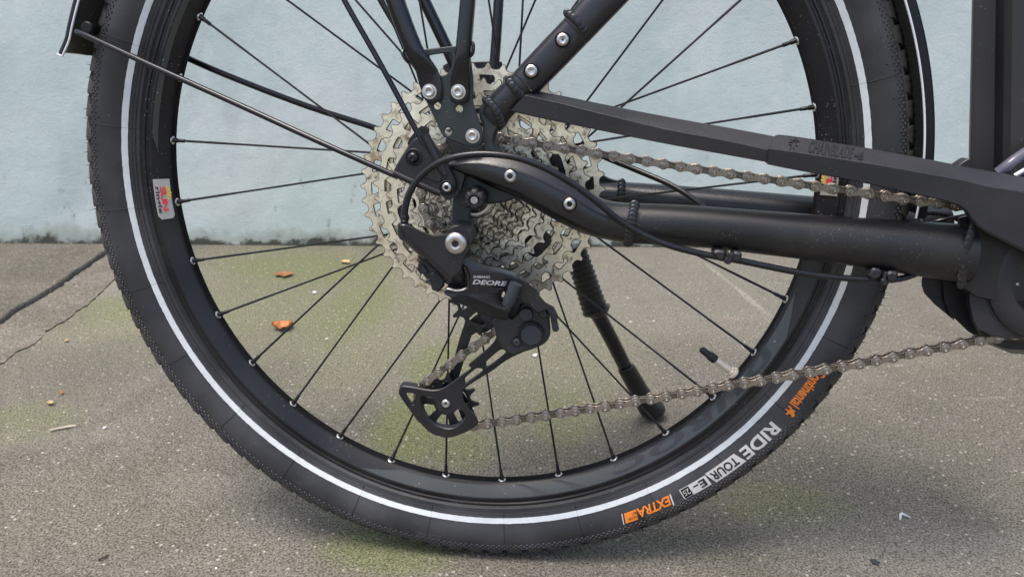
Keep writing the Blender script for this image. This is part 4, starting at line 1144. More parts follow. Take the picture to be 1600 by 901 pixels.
tube('strap_hook', [(631.5, 78, -0.090), (628.5, 83, -0.092), (633, 92, -0.092), (638.5, 98, -0.090)], 2.6, M_gloss, rack, 10, 4)
tube('strap_hook', [(735.5, 66, -0.090), (739.5, 70, -0.092), (739, 82, -0.092), (735, 88, -0.090)], 2.8, M_gloss, rack, 10, 4)
# other side's rack
rk2 = empty('rack', bike, W(740, 60, 0.085))
tube('rack_leg', [(641, -45, 0.088), (668, 12, 0.088), (690, 58, 0.088), (706, 92, 0.088), (716, 118, 0.088)], 9.3, M_gloss, rk2, 20, 4)
tube('rack_leg', [(781, -45, 0.088), (778, 20, 0.088), (774, 80, 0.088), (770, 125, 0.088)], 8.0, M_gloss, rk2, 20, 4)
tube('rack_leg', [(570, -45, 0.086), (597, 5, 0.086), (619, 42, 0.086), (640, 76, 0.086), (676, 132, 0.086)], 4.6, M_gloss, rk2, 14, 4)
plate('rack_plate', [(690, 104), (700, 98), (741, 97), (784, 95), (785, 104), (778, 124), (765, 132), (760, 180), (740, 200), (715, 180), (700, 130)], 0.084, 0.003, M_gloss, rk2)

# ---- mudguard with its stays and the stay clip
mud = empty('mudguard', bike)
def lip_r(a):                                     # the guard sits closer to the tyre at its front end
    return 0.3584+0.0101*(math.degrees(a)-10)/146
def mud_sec(a, flare=0.0):
    r0 = lip_r(a)+flare; fk = 0.0054-0.0030*(math.degrees(a)-10)/146; o = [(-0.0320, r0), (-0.0326, r0+0.0006), (-0.0326, r0+fk), (-0.0312, r0+fk+0.0026)]
    for k in range(1, 10):
        t = -1+2*k/10; o.append((0.0312*t, r0+fk+0.0026+(0.0124-fk)*(1-abs(t)**2.2)))
    o += [(-y, r) for y, r in o[3::-1]]
    inn = [(max(-0.0310, min(0.0310, y*0.965)), r-0.0016 if abs(y) < 0.031 else r) for y, r in o[::-1] if True]
    return [(r*cos(a), y, r*sin(a)) for y, r in o+inn]
def flare_at(i, n): return 0.0036*max(0, 1-i/(n*0.013))
def mud_arc(aa, bb, n):
    V, Fc = [], []; k = None
    for i in range(n+1):
        q = mud_sec(aa+(bb-aa)*i/n, flare_at(i, n)); k = len(q); V += q
    for i in range(n):
        for q in range(k):
            p = (q+1) % k; Fc.append([i*k+q, (i+1)*k+q, (i+1)*k+p, i*k+p])
    Fc.append(list(range(k))); Fc.append([n*k+q for q in range(k)])
    return V, Fc
aL, aR, n = rad(163.6), rad(-1.5), 200
V, Fc = mud_arc(aL, aR, n)
put('mudguard_blade', V, Fc, M_mud, mud, angle=40)
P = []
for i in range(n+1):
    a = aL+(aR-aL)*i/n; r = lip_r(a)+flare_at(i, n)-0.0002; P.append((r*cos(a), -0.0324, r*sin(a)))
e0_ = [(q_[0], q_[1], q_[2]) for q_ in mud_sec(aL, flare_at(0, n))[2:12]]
V, Fc = tube_geo(e0_[::-1]+P, 0.0009, 8); put('edge_line', V, Fc, M_edge, mud)  # thin pale tube along the near lip and the end of the blade
M_rod = mat('satin black rod', (0.006, 0.006, 0.011), 0.23, 0.0, 0.1, 40, spec=0.5)
tube('mudguard_stay', [(121, 50, -0.034), (140, 58, -0.040), (240, 104, -0.052), (380, 167, -0.068), (500, 222, -0.080), (622, 276.5, -0.087)], 4.5, M_rod, mud, 14, 4)
tube('mudguard_stay', [(507, -60, -0.076), (542, 8, -0.080), (596, 103, -0.084), (662, 226, -0.088)], 4.4, M_rod, mud, 14, 4)
tube('mudguard_stay', [(262, 77, 0.040), (350, 116, 0.050), (480, 166, 0.066), (600, 205, 0.080), (690, 245, 0.085)], 4.6, M_rod, mud, 14, 4)
p = W(128, 47, -0.030)
lathe('stay_boss', [(0.0042, -0.003), (0.0052, -0.002), (0.0052, 0.002), (0.0045, 0.008), (0.003, 0.010)], W(138, 44, -0.030), M_mud, mud, 28)
clip = empty('stay_clip', bike, W(650, 260, -0.088))
plate('clip_plate', A4([(222, 702), (240, 662), (298, 572), (335, 515), (378, 492), (420, 478), (445, 500), (520, 618), (596, 755), (608, 800), (602, 835), (580, 858), (555, 862), (530, 848), (400, 800), (230, 738)]), -0.0895, 0.0075, M_plastic, clip, bev=0.0013, rounds=1)
plate('clip_web', A4([(385, 690), (400, 650), (430, 610), (465, 590), (500, 660), (528, 735), (520, 770), (495, 782), (450, 765), (375, 728)]), -0.0903, 0.0015, M_cage, clip, bev=0.0004)
bar('stay_sleeve', [((657, 212), (670, 207.5), -0.0885, 0.0075), ((668, 235), (681, 230), -0.0885, 0.0075), ((690, 275), (701, 270), -0.0885, 0.0070)], M_plastic, clip, 2.4, 20)
bar('stay_sleeve', [((617, 264), (614.5, 275), -0.0885, 0.0080), ((640, 275), (637, 286), -0.0885, 0.0078), ((690, 297), (686, 307), -0.0885, 0.0065)], M_plastic, clip, 2.4, 20)
lathe('screw_seat', [(0.0066, 0.0006), (0.0066, -0.0004), (0.0060, -0.0007), (0.0055, 0.0), (0.0048, 0.0002)], W(646.5, 245.5, -0.0898), M_plastic, clip, 36)
bolt(645.5, 246, 9.0, -0.0902, B_pan, clip, 'screw')
lathe('recess_shade', [(0.0056, 0.001), (0.0056, -0.0010), (0.0050, -0.0014), (0.0046, -0.0006)], W(697.5, 293, -0.0898), M_dark, clip, 32)  # black collar in place of a shaded recess
bolt(698, 292.8, 7.8, -0.0902, B_flat, clip)

# ---- chain guard: two overlapping plastic blades with a raised wordmark
guard = empty('chain_guard', bike, W(1150, 220, -0.085))
def blade(name, secs, m=M_guard):
    """each section: px of top edge, ridge, lower edge; depths"""
    V, Fc = [], []
    q = spl([tuple(v for p in s for v in p) for s in secs], 3)
    for ax_, ay_, rx, ry, bx, by, yt, yr, yb in q:
        T_, R_, L_ = W(ax_, ay_, yt), W(rx, ry, yr), W(bx, by, yb)
        R1 = R_+(T_-R_)*0.035; R2 = R_+(L_-R_)*0.02
        in_ = Vector((0, 0.0022, 0))
        V += [tuple(x) for x in (T_+Vector((0, 0.010, -0.001)), T_+Vector((0, 0.0010, 0)), T_+(R_-T_)*0.06, R1, R_+Vector((0, 0.0003, 0)), R2, L_+(R_-L_)*0.05, L_+Vector((0, 0.0012, 0)), L_+Vector((0, 0.008, 0.001)))]
    k = 9
    for i in range(len(q)-1):
        for j in range(k):
            p_ = (j+1) % k; Fc.append([i*k+j, i*k+p_, (i+1)*k+p_, (i+1)*k+j])
    Fc.append(list(range(k))); Fc.append([(len(q)-1)*k+j for j in range(k)])
    return put(name, V, Fc, m, guard, angle=14)
blade('rear_blade', [((832, 141), (818, 150), (796, 174), (-0.0735, -0.0870, -0.0855)), ((912, 156), (870, 160.5), (845, 184), (-0.0735, -0.0870, -0.0855)), ((1000, 174.5), (930, 184), (930, 201), (-0.0735, -0.0870, -0.0855)), ((1100, 192.5), (1060, 205), (1045, 226), (-0.073, -0.0865, -0.085)), ((1225, 214), (1215, 230), (1205, 254), (-0.0725, -0.086, -0.0845))] if False else
      [((833, 141.5), (820, 149), (797, 174), (-0.0735, -0.0870, -0.0855)), ((880, 150), (872, 160.5), (855, 187), (-0.0735, -0.0870, -0.0855)), ((950, 164.5), (941, 178), (930, 202.5), (-0.0735, -0.0870, -0.0855)), ((1050, 184), (1040, 202), (1030, 223), (-0.073, -0.0865, -0.085)), ((1140, 200), (1130, 219), (1120, 239.5), (-0.073, -0.0865, -0.085)), ((1228, 216.5), (1216, 238), (1206, 255), (-0.0725, -0.086, -0.0845))])
blade('front_blade', [((1217, 210.5), (1201, 232), (1199.5, 257), (-0.074, -0.0885, -0.0868)), ((1250, 214.5), (1238, 237), (1236, 264.5), (-0.074, -0.0885, -0.0868)), ((1350, 230.5), (1343, 253), (1340, 284), (-0.0735, -0.088, -0.0865)), ((1430, 245), (1425, 267), (1420, 302), (-0.073, -0.0875, -0.086)), ((1512, 261), (1508, 282), (1500, 322), (-0.072, -0.0865, -0.085)), ((1545, 267), (1540, 290), (1530, 356), (-0.072, -0.086, -0.084)), ((1600, 277), (1598, 299), (1590, 388), (-0.071, -0.0855, -0.083)), ((1700, 295), (1698, 318), (1690, 440), (-0.071, -0.0855, -0.083))])
# wordmark on the upper facet
def facet_text(name, body, p0, p1, q0, q1, m, up0=0.15, up1=0.8, lift=0.0004, spacing=1.0, shear=0.0, bold=0.0):
    """p0,p1: top edge; q0,q1: ridge (px, py, y) at the two ends of the lettering"""
    v, f, wd = text_geo(body, 1.0, spacing, shear, bold)
    T0, T1, R0, R1 = W(*p0), W(*p1), W(*q0), W(*q1)
    nrm = (T1-T0).cross(R0-T0).normalized()
    if nrm.y > 0: nrm = -nrm
    def pt(x, yv, h): 
        t = x/wd; s = up0+(up1-up0)*yv/0.72
        return tuple(R0.lerp(R1, t).lerp(T0.lerp(T1, t), s)+nrm*h)
    mb = MB(); n = len(v)
    mb.add([pt(x, y_, lift) for x, y_ in v], f)
    # side walls of the raised letters
    bm = bmesh.new(); vs = [bm.verts.new((x, y_, 0)) for x, y_ in v]
    for g in f:
        try: bm.faces.new([vs[i] for i in g])
        except ValueError: pass
    bm.verts.index_update()
    for e in bm.edges:
        if len(e.link_faces) == 1:
            i, j = e.verts[0].index, e.verts[1].index
            mb.add([pt(*v[i], lift), pt(*v[j], lift), pt(*v[j], -0.0002), pt(*v[i], -0.0002)], [[0, 1, 2, 3]])
    bm.free()
    return mb.put(name, m, guard, angle=30)
M_emb = mat('embossed guard plastic', (0.004, 0.004, 0.005), 0.5, 0.0, 0.1, 60)
facet_text('guard_lettering', 'CHAINBLADE', (1268, 217.5, -0.074), (1336, 228.5, -0.0735), (1261, 240.5, -0.0885), (1329, 251, -0.088), M_emb, 0.10, 0.90, 0.0005, 1.08, 0.0, 0.025)
facet_text('guard_lettering', '-e', (1340, 229, -0.0735), (1353, 231, -0.0735), (1332, 251.3, -0.088), (1346, 253.5, -0.088), M_emb, 0.16, 0.80, 0.0006, 1.0, 0.0, 0.04)
facet_text('guard_emblem', '*', (1236, 212, -0.074), (1252, 214.8, -0.074), (1228, 235.8, -0.0885), (1245, 238.2, -0.0885), M_emb, -0.45, 0.78, 0.0006, 1.0, 0.0, 0.06)

# ---- seat tube, drive unit, bottom right
seat = empty('seat_tube', bike, W(1560, 120, -0.03))
def seat_sec(py, k):
    # plan outline of the tube at one height: (px, depth)
    return [(1519-k*5, 0.020), (1518.5-k*5, -0.004), (1521-k*5, -0.0085), (1530-k*5, -0.0105), (1548-k*4, -0.0125), (1556-k*3, -0.0145), (1562-k*3, -0.0215), (1570-k*3, -0.0290), (1582-k*3, -0.0335), (1600, -0.0350), (1640, -0.0355), (1680, -0.034), (1690, 0.02)]
V, Fc = [], []
rows = [-70, 0, 60, 120, 180, 240, 330]
for py in rows:
    for px_, yy in seat_sec(py, max(0, py)/240): V.append(tuple(W(px_, py, yy)))
k = 13
for i in range(len(rows)-1):
    for j in range(k):
        q = (j+1) % k; Fc.append([i*k+j, i*k+q, (i+1)*k+q, (i+1)*k+j])
Fc += [list(range(k)), [(len(rows)-1)*k+j for j in range(k)]]
put('tube_shell', V, Fc, M_box, seat, angle=25)
M_embt = mat('embossed tube paint', (0.020, 0.020, 0.022), 0.45, 0.0, 0.1, 40)
def up_text(name, body, px0, py0, py1, hpx, m):
    """small raised lettering reading upwards on the tube's side face"""
    v, f, wd = text_geo(body, 1.0, 1.1)
    mb = MB(); mb.add([tuple(W(px0+hpx*y_/0.72, py0+(py1-py0)*x/wd, -0.0106-0.00016*(px0+hpx*y_/0.72-1525))) for x, y_ in v], f)
    mb.add([tuple(Vector(W(px0+hpx*y_/0.72, py0+(py1-py0)*x/wd, -0.0112-0.00016*(px0+hpx*y_/0.72-1525)))) for x, y_ in v], f)
    return mb.put(name, m, seat, recalc=False)
tube('cable', [(1560, 270, -0.05), (1575, 258, -0.052), (1592, 245, -0.050), (1625, 225, -0.045)], 9, mat('hose with painted sheen', (0.10, 0.095, 0.125), 0.22, 0.0, 0.1, 60), seat, 16, 4)  # lavender highlight is put into the hose colour
tube('cable', [(1585, 275, -0.056), (1600, 266, -0.055), (1630, 250, -0.05)], 4, M_silver, seat, 14, 4)
plate('bracket_tip', [(1495, 260), (1514, 247), (1518, 252), (1518, 266), (1500, 266)], -0.03, 0.012, M_plastic, seat)

unit = empty('drive_unit', bike, W(1550, 450, -0.03))
loft('rear_casing', [[(1444, 425), (1440, 436), (1440, 446), (1444, 458), (1460, 475), (1480, 491), (1478, 460), (1473, 425)], [(1452, 420), (1448, 436), (1449, 446), (1455, 460), (1470, 480), (1490, 500), (1500, 470), (1500, 420)]], [-0.034, 0.045], M_plastic, unit)
loft('lower_casing', [[(1470, 425), (1474, 445), (1476, 470), (1484, 490), (1512, 517), (1535, 530), (1570, 545), (1640, 548), (1640, 425)], [(1474, 425), (1480, 450), (1484, 475), (1496, 500), (1524, 525), (1545, 538), (1580, 552), (1640, 556), (1640, 425)]], [-0.038, 0.045], M_plastic, unit)
loft('side_cover', [[(1532, 395), (1520, 415), (1514, 445), (1516, 475), (1522, 500), (1530, 514), (1552, 524), (1640, 530), (1640, 372), (1556, 372)], [(1525, 385), (1512, 415), (1508, 445), (1510, 478), (1517, 505), (1528, 522), (1550, 534), (1640, 540), (1640, 365), (1548, 365)]], [-0.060, -0.036], M_guard, unit, angle=30)
cdu = W(1655, 432, -0.062)
def ringp(r): return r*pxm(1655, 432, -0.062)
lathe('cover_ring', [(ringp(112), 0.006), (ringp(112), -0.001), (ringp(106), -0.0035), (ringp(90), -0.0050), (ringp(78), -0.0046), (ringp(74), -0.002), (ringp(72), 0.004)], cdu, M_guard, unit, 90)
lathe('chainring_spider', [(ringp(76), 0.004), (ringp(76), -0.001), (ringp(60), -0.002), (ringp(40), -0.003), (ringp(10), -0.003)], cdu, M_dark, unit, 60)
bolt(1590, 444, 2.6, -0.066, B_flat, unit, 'screw')
# bits seen between guard and stay
tube('wire', [(1434, 318, -0.01), (1436, 330, -0.012), (1440, 345, -0.012), (1443, 360, -0.01)], 1.4, M_silver, unit, 8, 4)
tube('wire', [(1440, 333, 0.0), (1462, 333, 0.0), (1482, 337, 0.0), (1500, 345, 0.0)], 3.4, M_cable, unit, 10, 4)
tube('wire', [(1446, 352, 0.0), (1466, 345, -0.004), (1486, 341, -0.004), (1510, 336, 0.0)], 3.2, M_cable, unit, 10, 4)

# ---- cables: gear housing, brake hose, their clips
gear = tube('gear_cable', [(631.5, 340, -0.098), (634.5, 318, -0.098), (643, 295, -0.099), (660, 272, -0.100), (690, 252, -0.102), (730, 242, -0.103), (775, 241.5, -0.103), (820, 250, -0.102), (870, 272, -0.100), (920, 305, -0.097), (972, 347, -0.093), (1028, 377, -0.090), (1090, 395, -0.086), (1160, 408, -0.082), (1240, 424, -0.078), (1310, 433.5, -0.075), (1385, 436.5, -0.072), (1412, 434, -0.068), (1440, 423, -0.062), (1470, 405, -0.055)], 5.3, M_cable, bike, 14, 5)
tube('brake_hose', [(940, 243, 0.05), (958, 251, 0.045), (1000, 268, 0.03), (1050, 290, 0.015), (1090, 316, 0.005), (1120, 345, 0.0)], 4.6, M_cable, bike, 12, 5)
def F4(pts): return [(1080+x/4.444, 380+y/4.444) for x, y in pts]
for cx, cy, yy, jaws in ((1136, 404, -0.0885, ([(150, 62), (182, 46), (240, 54), (246, 88), (226, 130), (196, 126), (164, 96)], [(288, 96), (298, 58), (356, 64), (352, 106), (332, 136), (280, 131)], [(243, 62), (268, 64), (270, 100), (280, 112), (276, 146), (250, 149), (231, 136), (236, 104), (246, 96)])),
                         (1386, 436, -0.0790, ([(1238, 222), (1262, 170), (1316, 178), (1336, 205), (1312, 250), (1262, 252), (1244, 240)], [(1348, 228), (1378, 193), (1442, 199), (1441, 236), (1412, 272), (1358, 263)], [(1346, 196), (1372, 204), (1352, 246), (1368, 262), (1362, 296), (1330, 296), (1320, 280), (1324, 254), (1338, 246)]))):
    e = empty('cable_clip', bike, W(cx, cy, yy))
    plate('clip_jaw', F4(jaws[0]), yy, 0.013, M_plastic, e, bev=0.0016, rounds=2)
    plate('clip_jaw', F4(jaws[1]), yy, 0.013, M_plastic, e, bev=0.0016, rounds=2)
    plate('cable_tie', F4(jaws[2]), yy-0.0025, 0.012, M_plastic, e, bev=0.0008, rounds=1)

# ---- rear derailleur
der = empty('rear_derailleur', bike, W(740, 480, -0.07))
# upper knuckle: arm from the cable stop to the mounting bolt
loft('knuckle_arm', [
    D4([(262, 292), (330, 300), (400, 335), (470, 356), (545, 350), (600, 330), (680, 390), (690, 440), (652, 500), (640, 560), (585, 610), (560, 590), (480, 510), (400, 440), (300, 345)]),
    D4([(256, 285), (335, 292), (402, 328), (472, 349), (545, 343), (605, 322), (690, 388), (700, 445), (662, 505), (652, 575), (585, 628), (545, 600), (470, 530), (390, 458), (290, 362)]),
    D4([(250, 300), (332, 296), (404, 332), (474, 354), (548, 350), (610, 330), (696, 395), (706, 455), (668, 520), (668, 640), (600, 690), (545, 650), (470, 560), (385, 480), (268, 380)]),
    D4([(262, 315), (342, 306), (414, 342), (484, 364), (558, 360), (620, 340), (700, 400), (712, 465), (676, 540), (676, 650), (610, 692), (552, 655), (478, 570), (395, 490), (280, 384)])], [-0.1065, -0.1048, -0.0985, -0.084], M_der, der, angle=26)
bolt(712.4, 379.6, 17.2, -0.1062, B_big, der)
lathe('bolt_collar', [(0.0098, 0.0), (0.0098, 0.010), (0.0100, 0.030)], W(716, 374, -0.100), M_plastic, der, 40)
cs = W(631.5, 352, -0.098); ctop = W(632, 330, -0.098); cdv = (ctop-cs).normalized()
put('cable_ferrule', *along([(0.0030, -0.004), (0.0030, 0.0005), (0.0028, 0.0008), (0.0028, 0.0022), (0.0030, 0.0025), (0.0030, 0.0038), (0.0027, 0.0041), (0.0027, 0.0055), (0.0029, 0.0058), (0.0029, 0.0072), (0.0024, 0.0085), (0.0023, 0.0098)], cs, cdv, 20), M_cable, der)
put('cable_stop', *along([(0.0034, -0.010), (0.0050, -0.008), (0.0056, 0.0), (0.0056, 0.0018), (0.0050, 0.0026), (0.0034, 0.0026), (0.0032, 0.001)], W(632.5, 354, -0.098), cdv, 28), M_der, der)
# limit screw block under the arm
loft('limit_block', [D4([(405, 470), (440, 492), (500, 560), (535, 610), (528, 660), (490, 702), (462, 690), (452, 655), (410, 590), (372, 562), (385, 520)]), D4([(405, 460), (450, 492), (510, 560), (545, 610), (538, 665), (500, 706), (466, 692), (450, 655), (405, 595), (366, 562), (378, 510)]), D4([(405, 460), (450, 492), (510, 560), (545, 610), (538, 665), (500, 706), (466, 692), (450, 655), (405, 595), (366, 562), (378, 510)])], [-0.094, -0.0925, -0.078], M_cage, der, angle=30)
for a, b in ((676.5, 428.5), (669, 438.5)):
    bolt(a, b, 3.6, -0.0940, B_blk, der, 'screw')
bar('limit_stop', [((653, 399), (664, 396), -0.092, 0.008), ((655, 404), (668, 402), -0.092, 0.008)], M_cage, der, 3, 12, 2)
bar('limit_stop', [((651, 418), (664, 412), -0.092, 0.008), ((656, 426), (672, 424), -0.092, 0.008)], M_cage, der, 3, 12, 2)
# parallelogram: outer link plate
def dey(a, b): return -0.1075+0.00018*max(0, (a-715))
outer = D4([(632, 520), (655, 488), (672, 490), (702, 525), (745, 548), (800, 563), (855, 573), (915, 586), (965, 604), (1012, 628), (1024, 645), (1016, 664), (950, 642), (934, 686), (905, 694), (884, 698), (880, 756), (905, 782), (948, 800), (958, 812), (940, 838), (920, 832), (850, 804), (760, 766), (690, 732), (640, 728), (580, 742), (540, 722), (532, 704), (552, 676), (602, 692), (640, 690), (676, 674), (692, 640), (690, 600), (674, 552), (655, 538)])
plate('link_plate', outer, -0.1075, 0.013, M_der, der, bev=0.0010, rounds=1, yslope=dey, angle=28)
def spz(pts, w_, name, m):       # a bevelled bright rim along an edge
    return tube(name, [(a, b, dey(a, b)-0.0001) for a, b in pts], w_*1.6, m, der, 8, 4)
spz(D4([(662, 545), (682, 590), (690, 640), (684, 694)]), 1.3, 'edge_rib', M_der)
bar('lower_link', [(D4([(560, 690)])[0], D4([(610, 760)])[0], -0.090, 0.014), (D4([(700, 690)])[0], D4([(690, 790)])[0], -0.086, 0.016), (D4([(860, 740)])[0], D4([(830, 850)])[0], -0.078, 0.018), (D4([(960, 760)])[0], D4([(930, 870)])[0], -0.072, 0.018)], M_cage, der, 3.5)
bar('link_pin', [((797, 439.5), (816, 446), -0.1005, 0.009), ((792, 452), (811, 458.5), -0.1005, 0.009), ((786.5, 466), (805, 473), -0.1000, 0.009), ((785, 473), (800, 479.5), -0.0995, 0.009)], M_cap, der, 2.2, 24, 3)
def lettering(name, body, p0, p1, hpx, m, lift=0.0004, yf=dey, slope=0.0, spacing=1.0, shear=0.0, bold=0.0):
    v, f, wd = text_geo(body, 1.0, spacing, shear, bold)
    mb = MB(); pts = []
    for x, y_ in v:
        t = x/wd; a = p0[0]+(p1[0]-p0[0])*t; b = p0[1]+(p1[1]-p0[1])*t-hpx*y_/0.72
        pts.append(tuple(W(a, b, yf(a, b)-lift)))
    mb.add(pts, f); return mb.put(name, m, der, recalc=False)
lettering('maker_lettering', 'SHIMANO', (739.5, 434.3), (765.5, 434.9), 4.4, M_silver, bold=0.012)
lettering('group_lettering', 'DEORE', (738, 443.2), (792.5, 446.6), 7.0, M_silver, shear=0.28, bold=0.028)
# lower knuckle with clutch
knob_out = C8([(640, 330), (720, 250), (820, 250), (900, 300), (985, 215), (1000, 130), (1060, 85), (1130, 80), (1190, 110), (1215, 160), (1290, 150), (1350, 180), (1385, 240), (1385, 330), (1395, 430), (1390, 510), (1365, 575), (1310, 630), (1235, 668), (1120, 712), (1010, 740), (930, 775), (850, 745), (790, 700), (740, 640), (700, 560), (690, 470)])
knob_in = C8([(660, 345), (735, 275), (820, 275), (905, 325), (1005, 225), (1020, 145), (1070, 105), (1125, 100), (1178, 128), (1205, 178), (1280, 172), (1335, 198), (1365, 245), (1368, 330), (1376, 430), (1372, 505), (1348, 562), (1298, 612), (1228, 648), (1115, 692), (1005, 720), (930, 752), (860, 725), (805, 685), (760, 630), (722, 555), (712, 470)])
loft('clutch_body', [knob_in, knob_out, knob_out], [-0.0770, -0.0750, -0.0500], M_guard, der, angle=28)
lathe('clutch_cap', [(10.6*pxm(822, 490, -.0805), 0.006), (10.6*pxm(822, 490, -.0805), -0.0006), (10.0*pxm(822, 490, -.0805), -0.0014), (9.6*pxm(822, 490, -.0805), -0.0016), (1e-4, -0.0016)], W(822, 490.4, -0.0790), M_cap, der, 48)
p17 = pxm(830, 522, -.081)
lathe('clutch_rim', [(20.5*p17, 0.006), (20.3*p17, -0.0005), (19.3*p17, -0.0013), (17.8*p17, -0.0013), (17.4*p17, 0.0)], W(829.5, 521.5, -0.0790), M_plastic, der, 56)
lathe('clutch_cap', [(16.9*p17, 0.006), (16.9*p17, -0.0012), (16.2*p17, -0.0022), (15.6*p17, -0.0024), (1e-4, -0.0024)], W(830.2, 522.4, -0.0790), M_cap, der, 56)
for a, b in ((850, 489.2), (807.6, 533.5), (786, 490.5)):
    lathe('screw_boss', [(9.5*pxm(a, b, -.078), 0.012), (9.2*pxm(a, b, -.078), -0.0006), (8.4*pxm(a, b, -.078), -0.0012), (7.0*pxm(a, b, -.078), -0.0012)], W(a, b, -0.0772), M_plastic, der, 32)
    bolt(a, b, 5.6, -0.0786, B_blk, der, 'screw')
loft('clutch_lever', [C8([(1378, 200), (1400, 165), (1435, 175), (1490, 390), (1500, 440), (1480, 465), (1440, 472), (1420, 440)]), C8([(1374, 196), (1398, 158), (1440, 170), (1496, 390), (1506, 444), (1484, 472), (1436, 478), (1414, 442)]), C8([(1378, 205), (1400, 170), (1435, 180), (1490, 390), (1500, 440), (1480, 465), (1440, 472), (1420, 440)])], [-0.0825, -0.0812, -0.074], M_cap, der, angle=30)
# arm that joins the outer link to the lower knuckle
loft('knuckle_bridge', [D4([(1005, 625), (1060, 655), (1105, 690), (1132, 740), (1160, 772), (1215, 800), (1240, 850), (1232, 890), (1180, 810), (1120, 830), (1060, 770), (1010, 760), (960, 800), (950, 700)]), D4([(1010, 620), (1065, 650), (1112, 686), (1140, 736), (1165, 766), (1222, 796), (1248, 850), (1240, 895), (1184, 815), (1120, 836), (1058, 780), (1006, 770), (955, 810), (944, 700)]), D4([(1010, 620), (1065, 650), (1112, 686), (1140, 736), (1165, 766), (1222, 796), (1248, 850), (1240, 895), (1184, 815), (1120, 836), (1058, 780), (1006, 770), (955, 810), (944, 700)])], [-0.0935, -0.092, -0.072], M_cage, der, angle=28)
plate('pin_pocket', C8([(915, 130), (935, 95), (985, 60), (1040, 70), (1010, 110), (985, 160), (940, 165)]), -0.0945, 0.004, M_dark, der, bev=0.0003)
# cage: outer plate, inner plate, pulleys
cage_out = E8([(15, 280), (38, 215), (68, 182), (150, 190), (240, 205), (350, 228), (450, 240), (540, 233), (620, 200), (720, 130), (840, 40), (960, -42)])+C8([(330, 905), (460, 800), (590, 690), (660, 620), (705, 540), (725, 450), (735, 380), (790, 330), (1000, 360), (1200, 500), (1300, 620), (1200, 690), (1110, 712), (960, 775), (880, 815), (800, 862), (640, 985)])+E8([(1060, 90), (870, 215), (842, 260), (838, 330), (850, 385), (920, 480), (1010, 570), (1042, 645), (1015, 700), (900, 772), (760, 830), (680, 848), (600, 850), (480, 820), (370, 742), (220, 580), (80, 385)])
cage_holes = [E8([(110, 290), (140, 274), (235, 288), (242, 310), (218, 425), (196, 425)]), E8([(306, 330), (335, 314), (440, 328), (474, 368), (486, 430), (510, 480), (545, 520), (620, 548), (700, 540), (750, 510), (790, 480), (860, 532), (878, 590), (830, 662), (740, 718), (660, 730), (600, 722), (480, 680), (370, 580), (310, 450)]),
              C8([(545, 905), (560, 870), (650, 785), (740, 712), (780, 702), (822, 715), (828, 738), (720, 830), (640, 890), (575, 925)]), E8([(865, 108), (880, 75), (1000, -30), (1040, -40), (1100, -30), (1095, 0), (960, 95), (900, 140), (875, 140)])]
plate('outer_cage_plate', cage_out, -0.0505, 0.0030, M_cage, der, holes=cage_holes, bev=0.0008, rounds=1, hr=2)
inner_out = [(622, 611), (627, 599), (634, 596), (652, 599.5), (672, 604), (688, 603), (699, 594), (708, 565), (716, 535), (724, 509), (746, 490), (768, 484), (776, 500), (762, 520), (738, 520), (730, 545), (722, 573), (714, 598), (722, 612), (734, 628), (743, 650), (738, 666), (722, 676), (700, 681), (680, 678), (662, 665), (645, 642), (630, 622)]
plate('inner_cage_plate', inner_out, -0.0345, 0.0022, M_cage, der, holes=[[(660, 620), (672, 612), (690, 612), (702, 618), (712, 630), (718, 645), (722, 656), (712, 668), (694, 671), (676, 663), (664, 645)], [(632, 614), (638, 610), (651, 612), (652, 618), (648, 634), (644, 636)]], bev=0.0005, rounds=1)
bar('cage_stop', [((626, 600), (650, 603.5), -0.0425, 0.014), ((627, 606), (648, 607.5), -0.0425, 0.014)], M_cage, der, 4, 12, 2)
def pulley(name, c, N, holes, ph):
    rp_ = 0.0127*1.03/(2*sin(pi/N)); o = []
    for i in range(N):
        for f, r in ((-.5, rp_-.0042), (-.33, rp_-.0038), (-.2, rp_-.0016), (-.1, rp_+.0022), (-.04, rp_+.0031), (.04, rp_+.0031), (.1, rp_+.0022), (.2, rp_-.0016), (.33, rp_-.0038)):
            a = ph+2*pi*(i+f)/N; o.append((c.x+r*cos(a), c.y+r*sin(a)))
    hl = []
    for k in range(holes):
        a = ph+2*pi*k/holes; wd = 2*pi/holes*0.62
        hl.append([(c.x+x, c.y+z) for x, z in slot(rp_*0.40, rp_*0.76, a, a+wd, 0.0)])
    V, Fc = plate_geo([o]+hl, -0.0412, -0.0388, 0.0005)
    put(name, V, Fc, M_cage, der, angle=30)
    lathe('pulley_hub', [(0.0048, -0.0035), (0.0062, -0.0035), (0.0066, -0.0020), (0.0066, 0.0025), (0.0045, 0.0030)], (c.x, YC, c.y), M_gloss, der, 28)
pulley('guide_pulley', pul_g, 13, 5, 0.25)
pulley('tension_pulley', pul_t, 13, 6, 0.05)
lathe('pulley_flange', [(0.0222, -0.0022), (0.0226, -0.0016), (0.0226, 0.0016), (0.0212, 0.0018), (0.0208, 0.0), (0.0208, -0.0014), (0.0222, -0.0022)], (pul_t.x, YC, pul_t.y), M_gloss, der, 48, caps=False)
plate('pocket_back', [(776, 478), (800, 455), (822, 468), (838, 486), (822, 500), (790, 506), (776, 495)], -0.0735, 0.004, M_dark, der)
bolt(696.6, 629.8, 7.0, -0.0508, B_flat, der)
bar('cage_tab', [((752, 487), (756, 500), -0.048, 0.012), ((768, 491), (766, 505), -0.048, 0.012), ((780, 500), (776, 512), -0.048, 0.012)], M_plastic, der, 3, 14, 3)

